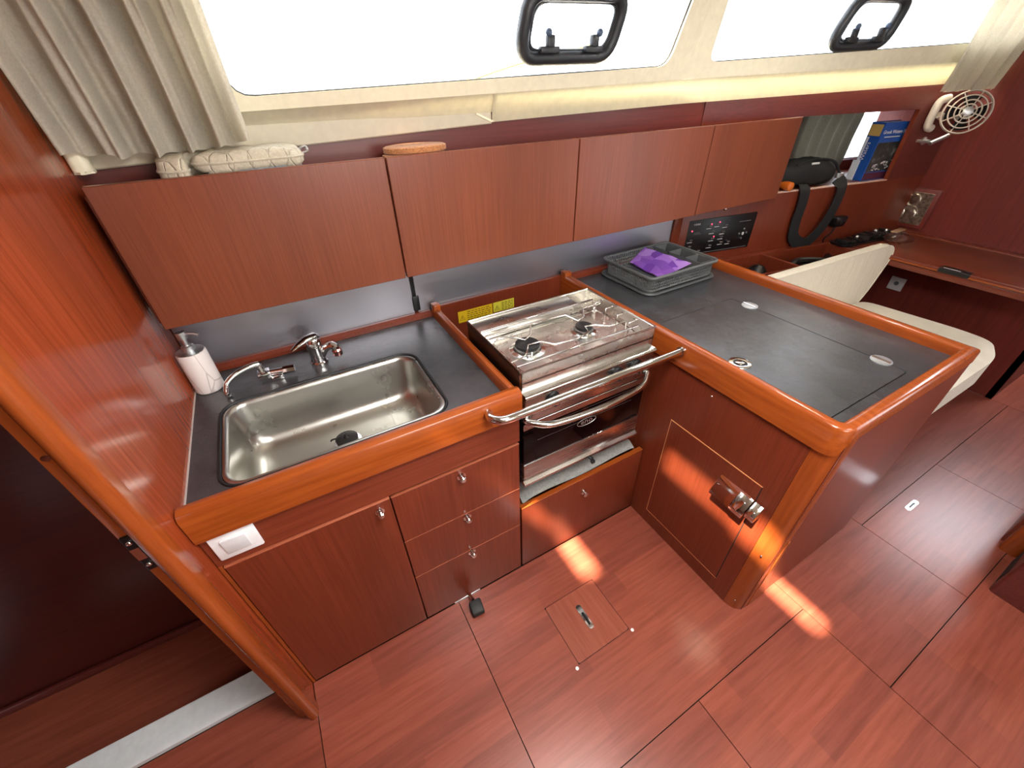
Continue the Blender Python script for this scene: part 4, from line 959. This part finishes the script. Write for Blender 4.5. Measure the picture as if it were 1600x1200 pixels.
ic = thing('icon_plaque', 'small embossed silver icon plaque of a haloed figure in a dark frame', 'plaque', (3.49, 1.137, .853))
build('frame', MB().box(3.476, 3.4995, 1.028, 1.246, .838, 1.058, .003), W_DARKZ, ic)
_t = NT('hammered_silver'); _t.b.inputs['Metallic'].default_value = 1; _t.b.inputs['Roughness'].default_value = .3; _f = _t.noise(_t.coords(), 70, 3); _t.l(_t.ramp(_f, [(.3, lin('#7d7566')), (.65, lin('#d8d0c2'))]), _t.b.inputs['Base Color']); _t.bump(_f, .8, .004); M_HAMM = _t.m
build('plate', MB().box(3.472, 3.476, 1.050, 1.224, .858, 1.038, .001, 1), M_HAMM, ic)
X_ = 3.471
build('halo', MB().tube([(X_, 1.137+.032*math.cos(i*PI/14), .992+.032*math.sin(i*PI/14)) for i in range(28)], .005, 6, True), M_SILV, ic, 60)
build('head', MB().ball((X_+.001, 1.137, .992), (.006, .021, .025)), M_FACE, ic)
build('robe', MB().prism(rpoly([(1.085, .866), (1.189, .866), (1.186, .935), (1.160, .962), (1.114, .962), (1.088, .935)], .02), 'x', 3.466, 3.473, .002, 1), M_HAMM, ic)
for s_ in (-1, 1): build('sleeve', MB().ball((3.467, 1.137+s_*.030, .915), (.006, .018, .028), 10), M_SILV, ic)
sk2 = thing('wall_socket', 'white socket plate in the kneehole under the nav table', 'socket', (3.49, 1.01, .45))
build('plate', MB().box(3.490, 3.4995, .966, 1.048, .448, .532, .003), M_WHITE2, sk2)
build('outlet', MB().cyl((3.491, 1.007, .494), (3.487, 1.007, .494), .013, n=16), plain('mid_grey_plastic', '#6a6e74', .5), sk2)

# ------------------------------------------------------------------ nav table, outboard console, seat
nt = thing('nav_table', 'mahogany navigation table with a lift up lid and finger slot', 'table', (3.2, .7, .76))
TX, TZ = 2.93, .812
build('table_box', MB().box(TX+.006, XR-.001, .31, 1.13, .755, .786, .003), W_Y, nt)
build('lid', MB().box(TX, XR-.06, .31, 1.13, .789, TZ, .004), W_Y, nt)
build('back_strip', MB().box(XR-.058, XR-.001, .31, 1.13, .789, TZ+.004, .003), W_Y, nt)
build('lid_edge', MB().box(TX-.003, TX+.004, .31, 1.13, .7895, .799, .002), W_TRIMY, nt)
sl_ = build('finger_slot', MB().box(TX-.0045, TX+.05, .588, .715, .7905, TZ+.0008, .003), M_BLACK, nt)
build('slot_latch', MB().box(TX+.004, TX+.012, .63, .70, TZ, TZ+.003, .001, 1), M_ALU, nt)
cn = thing('chart_console', 'mahogany locker beside the nav table with open bins along the hull', 'locker', (2.4, 1.2, 0))
def cpoly(x0, x1, d0, d1): return [(x0, wb(x0, d1)), (x1, wb(x1, d1)), (x1, wb(x1, d0)), (x0, wb(x0, d0))]
build('body', MB().prism(cpoly(1.803, TX-.002, .001, .285), 'z', 0, .70), W_LOW, cn)
for x0, x1, d0, d1 in ((1.803, TX-.002, .001, .040), (1.803, TX-.002, .265, .285), (1.803, 2.03, .040, .265), (2.36, 2.375, .040, .265), (2.86, TX-.002, .04, .265)):
    build('rim', MB().prism(cpoly(x0, x1, d0, d1), 'z', .70, .812, .002, 1), W_LOW, cn)
build('rim', MB().prism([(TX-.001, wb(TX, .285)), (TX-.001, wb(TX, .001)), (XR-.001, wb(XR, .001)), (XR-.001, 1.131), (TX-.001, 1.131)], 'z', .755, .808), W_LOW, cn) if False else None
tag(build('black_ball', MB().ball((2.235, 1.245, .701+.05), .05, 18), M_BLACK), 'round black object in the open bin behind the seat back', 'ball')
mb = MB().box(-.20, .20, -.075, .075, 0, .03, .01).tube(bez([(-.18, -.03, .05), (-.05, .02, .06), (.1, -.02, .055), (.19, .03, .05)], 6), .02, 8)
mb.bm.transform(Matrix.Translation((2.62, 1.19, .702)) @ Matrix.Rotation(-.19, 4, 'Z')); tag(build('cable_bundle', mb, M_BLACK), 'black cables and charger filling the long bin', 'cables')
tr = thing('gadget_tray', 'dark tray of small electronics between the nav table and the hull', 'tray', (3.10, 1.16, .813))
mb = MB(Matrix.Translation((3.10, 1.155, .8125)) @ Matrix.Rotation(-.12, 4, 'Z')); mb.prism(rrect(-.25, .22, -.062, .055, .03), 'z', 0, .010, .003); build('tray_body', mb, M_BLACK, tr)
random.seed(3)
for i in range(9):
    x = -.21+i*.048; s_ = random.uniform(.014, .024)
    mb = MB(Matrix.Translation((3.10, 1.155, .8225)) @ Matrix.Rotation(-.12, 4, 'Z')); mb.box(x-s_, x+s_, -.035-random.uniform(-.01, .02), .03, 0, random.uniform(.012, .03), .004); build('gadget', mb, M_BLACK if i % 3 else M_IRON, tr)
for a in ((-.12, -.02), (.10, .01), (.155, -.015)): build('glint_button', MB().ball((3.10+a[0], 1.155+a[1]-a[0]*.12, .848), .010, 8), M_ALU, tr)
build('light_strip', MB().box(3.36, 3.48, 1.10, 1.135, .8165, .826, .003), plain('tan_card', '#b58d6e', .5), tr)
def fbg(u, v):
    a = 2*PI*u; b = PI*(v-.5); c = math.cos(b)
    return Vector((3.19+.085*c*math.cos(a)*(1+.25*math.sin(3*a+2)), 1.02+.06*c*math.sin(a)*(1+.2*math.sin(4*a)), .8125+.026+.026*math.sin(b)*(1+.2*math.sin(5*a))))
mb = MB().grid(fbg, 30, 14); bmesh.ops.remove_doubles(mb.bm, verts=mb.bm.verts, dist=.0008); tag(build('plastic_bag', mb, M_FILM, None, 40), 'crumpled clear plastic bag on the nav table corner', 'bag')
mc = thing('handset', 'black radio handset hanging on the lining below the shelf', 'handset', tuple(wp(2.865, .88)))
mb = MB()
mb.hexa([wp(2.835, .905, .06), wp(2.90, .905, .06), wp(2.90, .905, .02), wp(2.835, .905, .02), wp(2.825, .965, .066), wp(2.912, .965, .066), wp(2.912, .965, .018), wp(2.825, .965, .018)], .012, 3)
build('body', mb, M_BLACK, mc); build('bracket', wbox(MB(), 2.845, 2.89, .915, .955, .0005, .025, .003), M_IRON, mc)
build('speaker_grille', wbox(MB(), 2.85, 2.89, .925, .950, .063, .0665, .001), M_IRON, mc)
build('cord', MB().tube(bez([wp(2.865, .906, .04), wp(2.85, .87, .04), wp(2.83, .84, .03), wp(2.84, .815, .025)], 5), .005, 6), M_BLACK, mc)
# seat
se = thing('nav_bench', 'cream upholstered navigation seat between the cool box and the nav table', 'seat', (2.4, .65, 0))
build('seat_base', MB().box(2.10, 2.62, .42, .94, 0, .43, .01), W_LOW, se)
build('seat_cushion', MB().prism(rpoly([(2.02, .292), (2.70, .292), (2.885, .36), (2.90, .50), (2.86, .925), (2.02, .99)], .07, 12), 'z', .435, .560, .022, 4), M_UPH, se, 60)
mb = MB()
def bp(u, t):   # u along width, t = 0 front face, returns (x,y) base line
    return Vector((1.90+u*1.02, 1.030-.10*u+.0*t))
prof_b = rpoly([(0, .50), (.86, .50), (.955, .60), (1.04, .80), (1.03, .845), (.985, .872), (0, .835)], .07, 5)
fro = [mb.bm.verts.new((1.90+p[0], 1.040-.10*p[0]-.02*(.9-p[1])*2, p[1])) for p in prof_b]
mid = [mb.bm.verts.new((1.90+p[0]*1.004, 1.040-.10*p[0]-.02*(.9-p[1])*2+.02, p[1]+.006)) for p in prof_b]
bak = [mb.bm.verts.new((1.90+p[0], 1.040-.10*p[0]-.02*(.9-p[1])*2+.05, p[1])) for p in prof_b]
n = len(prof_b); mb.bm.faces.new(fro); mb.bm.faces.new(bak[::-1])
for A, B in ((fro, mid), (mid, bak)):
    for i in range(n): mb.bm.faces.new((A[i], B[i], B[(i+1) % n], A[(i+1) % n]))
_t = NT('creased_upholstery'); _f = _t.noise(_t.coords((14, 14, 2.2), (0, .25, 0)), 1.5, 3); _g = _t.noise(_t.coords(), 300, 2)
_t.l(_t.ramp(_g, [(.3, lin('#cfc6b4')), (.7, lin('#e0d8c6'))]), _t.b.inputs['Base Color']); _t.b.inputs['Roughness'].default_value = .85; _t.bump(_f, .55, .012)
build('backrest', mb, _t.m, se, 50)
build('backrest_seam', MB().tube([(1.90+p[0]*1.002, 1.040-.10*p[0]-.02*(.9-p[1])*2-.001, p[1]+.001) for p in prof_b], .0035, 6, True), M_UPH, se)

# ------------------------------------------------------------------ settee corner low at the right
stt = thing('settee', 'wooden settee base corner standing on the floor opposite the cool box', 'settee', (2.6, -.4, 0))
build('seat_cushion', MB().box(-.60, 3.28, -1.57, -1.0, .34, .46, .03, 3), M_UPH, stt)
build('back_cushion', MB().box(-.60, 3.28, -1.585, -1.46, .465, .95, .03, 3), M_UPH, stt)
build('seat_box', MB().box(-.58, 3.26, -1.585, -1.02, 0, .338), W_X, stt)
build('plinth', MB().prism(rpoly([(1.985, -.195), (2.24, -.195), (2.24, -.40), (3.3, -.40), (3.3, -.9), (1.985, -.9)], .015), 'z', 0, .30), W_DARK, stt)
build('corner_panel', MB().box(2.305, 3.3, -.395, -.130, 0, .30, .006), W_X, stt)
build('corner_batten', MB().prism(rrect(2.245, 2.303, -.20, -.14, .02), 'z', 0, .30), W_TRIMZ, stt, 50)
build('kick_shade', MB().box(2.03, 2.20, -.196, -.1935, .02, .09), M_GAP, stt)  # flat black sheet: shade of the toe space put into its colour

# ------------------------------------------------------------------ curtains in front of the long windows
def curtain(name, label, x0, x1, zhem, ztop, d, folds, amp, skew, seed):
    rnd = random.Random(seed); ph = [rnd.uniform(0, 6) for _ in range(5)]
    def fn(u, v):
        z = zhem(u)+(ztop-zhem(u))*v
        xa = x0[0]+(x0[1]-x0[0])*v; xb_ = x1[0]+(x1[1]-x1[0])*v
        uu = u+.010*math.sin(u*folds*6.3+ph[0])*(1-.3*v)+skew*math.sin(v*2.2+ph[1])*math.sin(PI*u)
        x = xa+(xb_-xa)*uu
        f = math.sin(2*PI*folds*u+1.1*math.sin(5*u+ph[2])+.8*math.sin(v*2.4+ph[3]))
        f = math.copysign(abs(f)**.7, f)
        wv = f*amp*(1-.25*v)+.35*amp*math.sin(2*PI*folds*2.3*u+ph[4]+1.5*v)
        return (x, yl(x, z)-d-wv, z)
    o = build(name, MB().grid(fn, 150, 26, .002), M_CURT, None, 70); return tag(o, label, 'curtain')
curtain('curtain', 'wide greige curtain gathered at the left end of the first window', (-.352, -.352), (.014, .005), lambda u: 1.530-.016*math.sin(PI*u)+.004*math.sin(u*40), 1.94, .075, 5, .030, .03, 4)
curtain('curtain', 'greige curtain gathered at the far end of the second window above the fan', (3.05, 2.93), (3.46, 3.46), lambda u: 1.546+.004*math.sin(u*30), 1.94, .050, 5, .014, .01, 9)
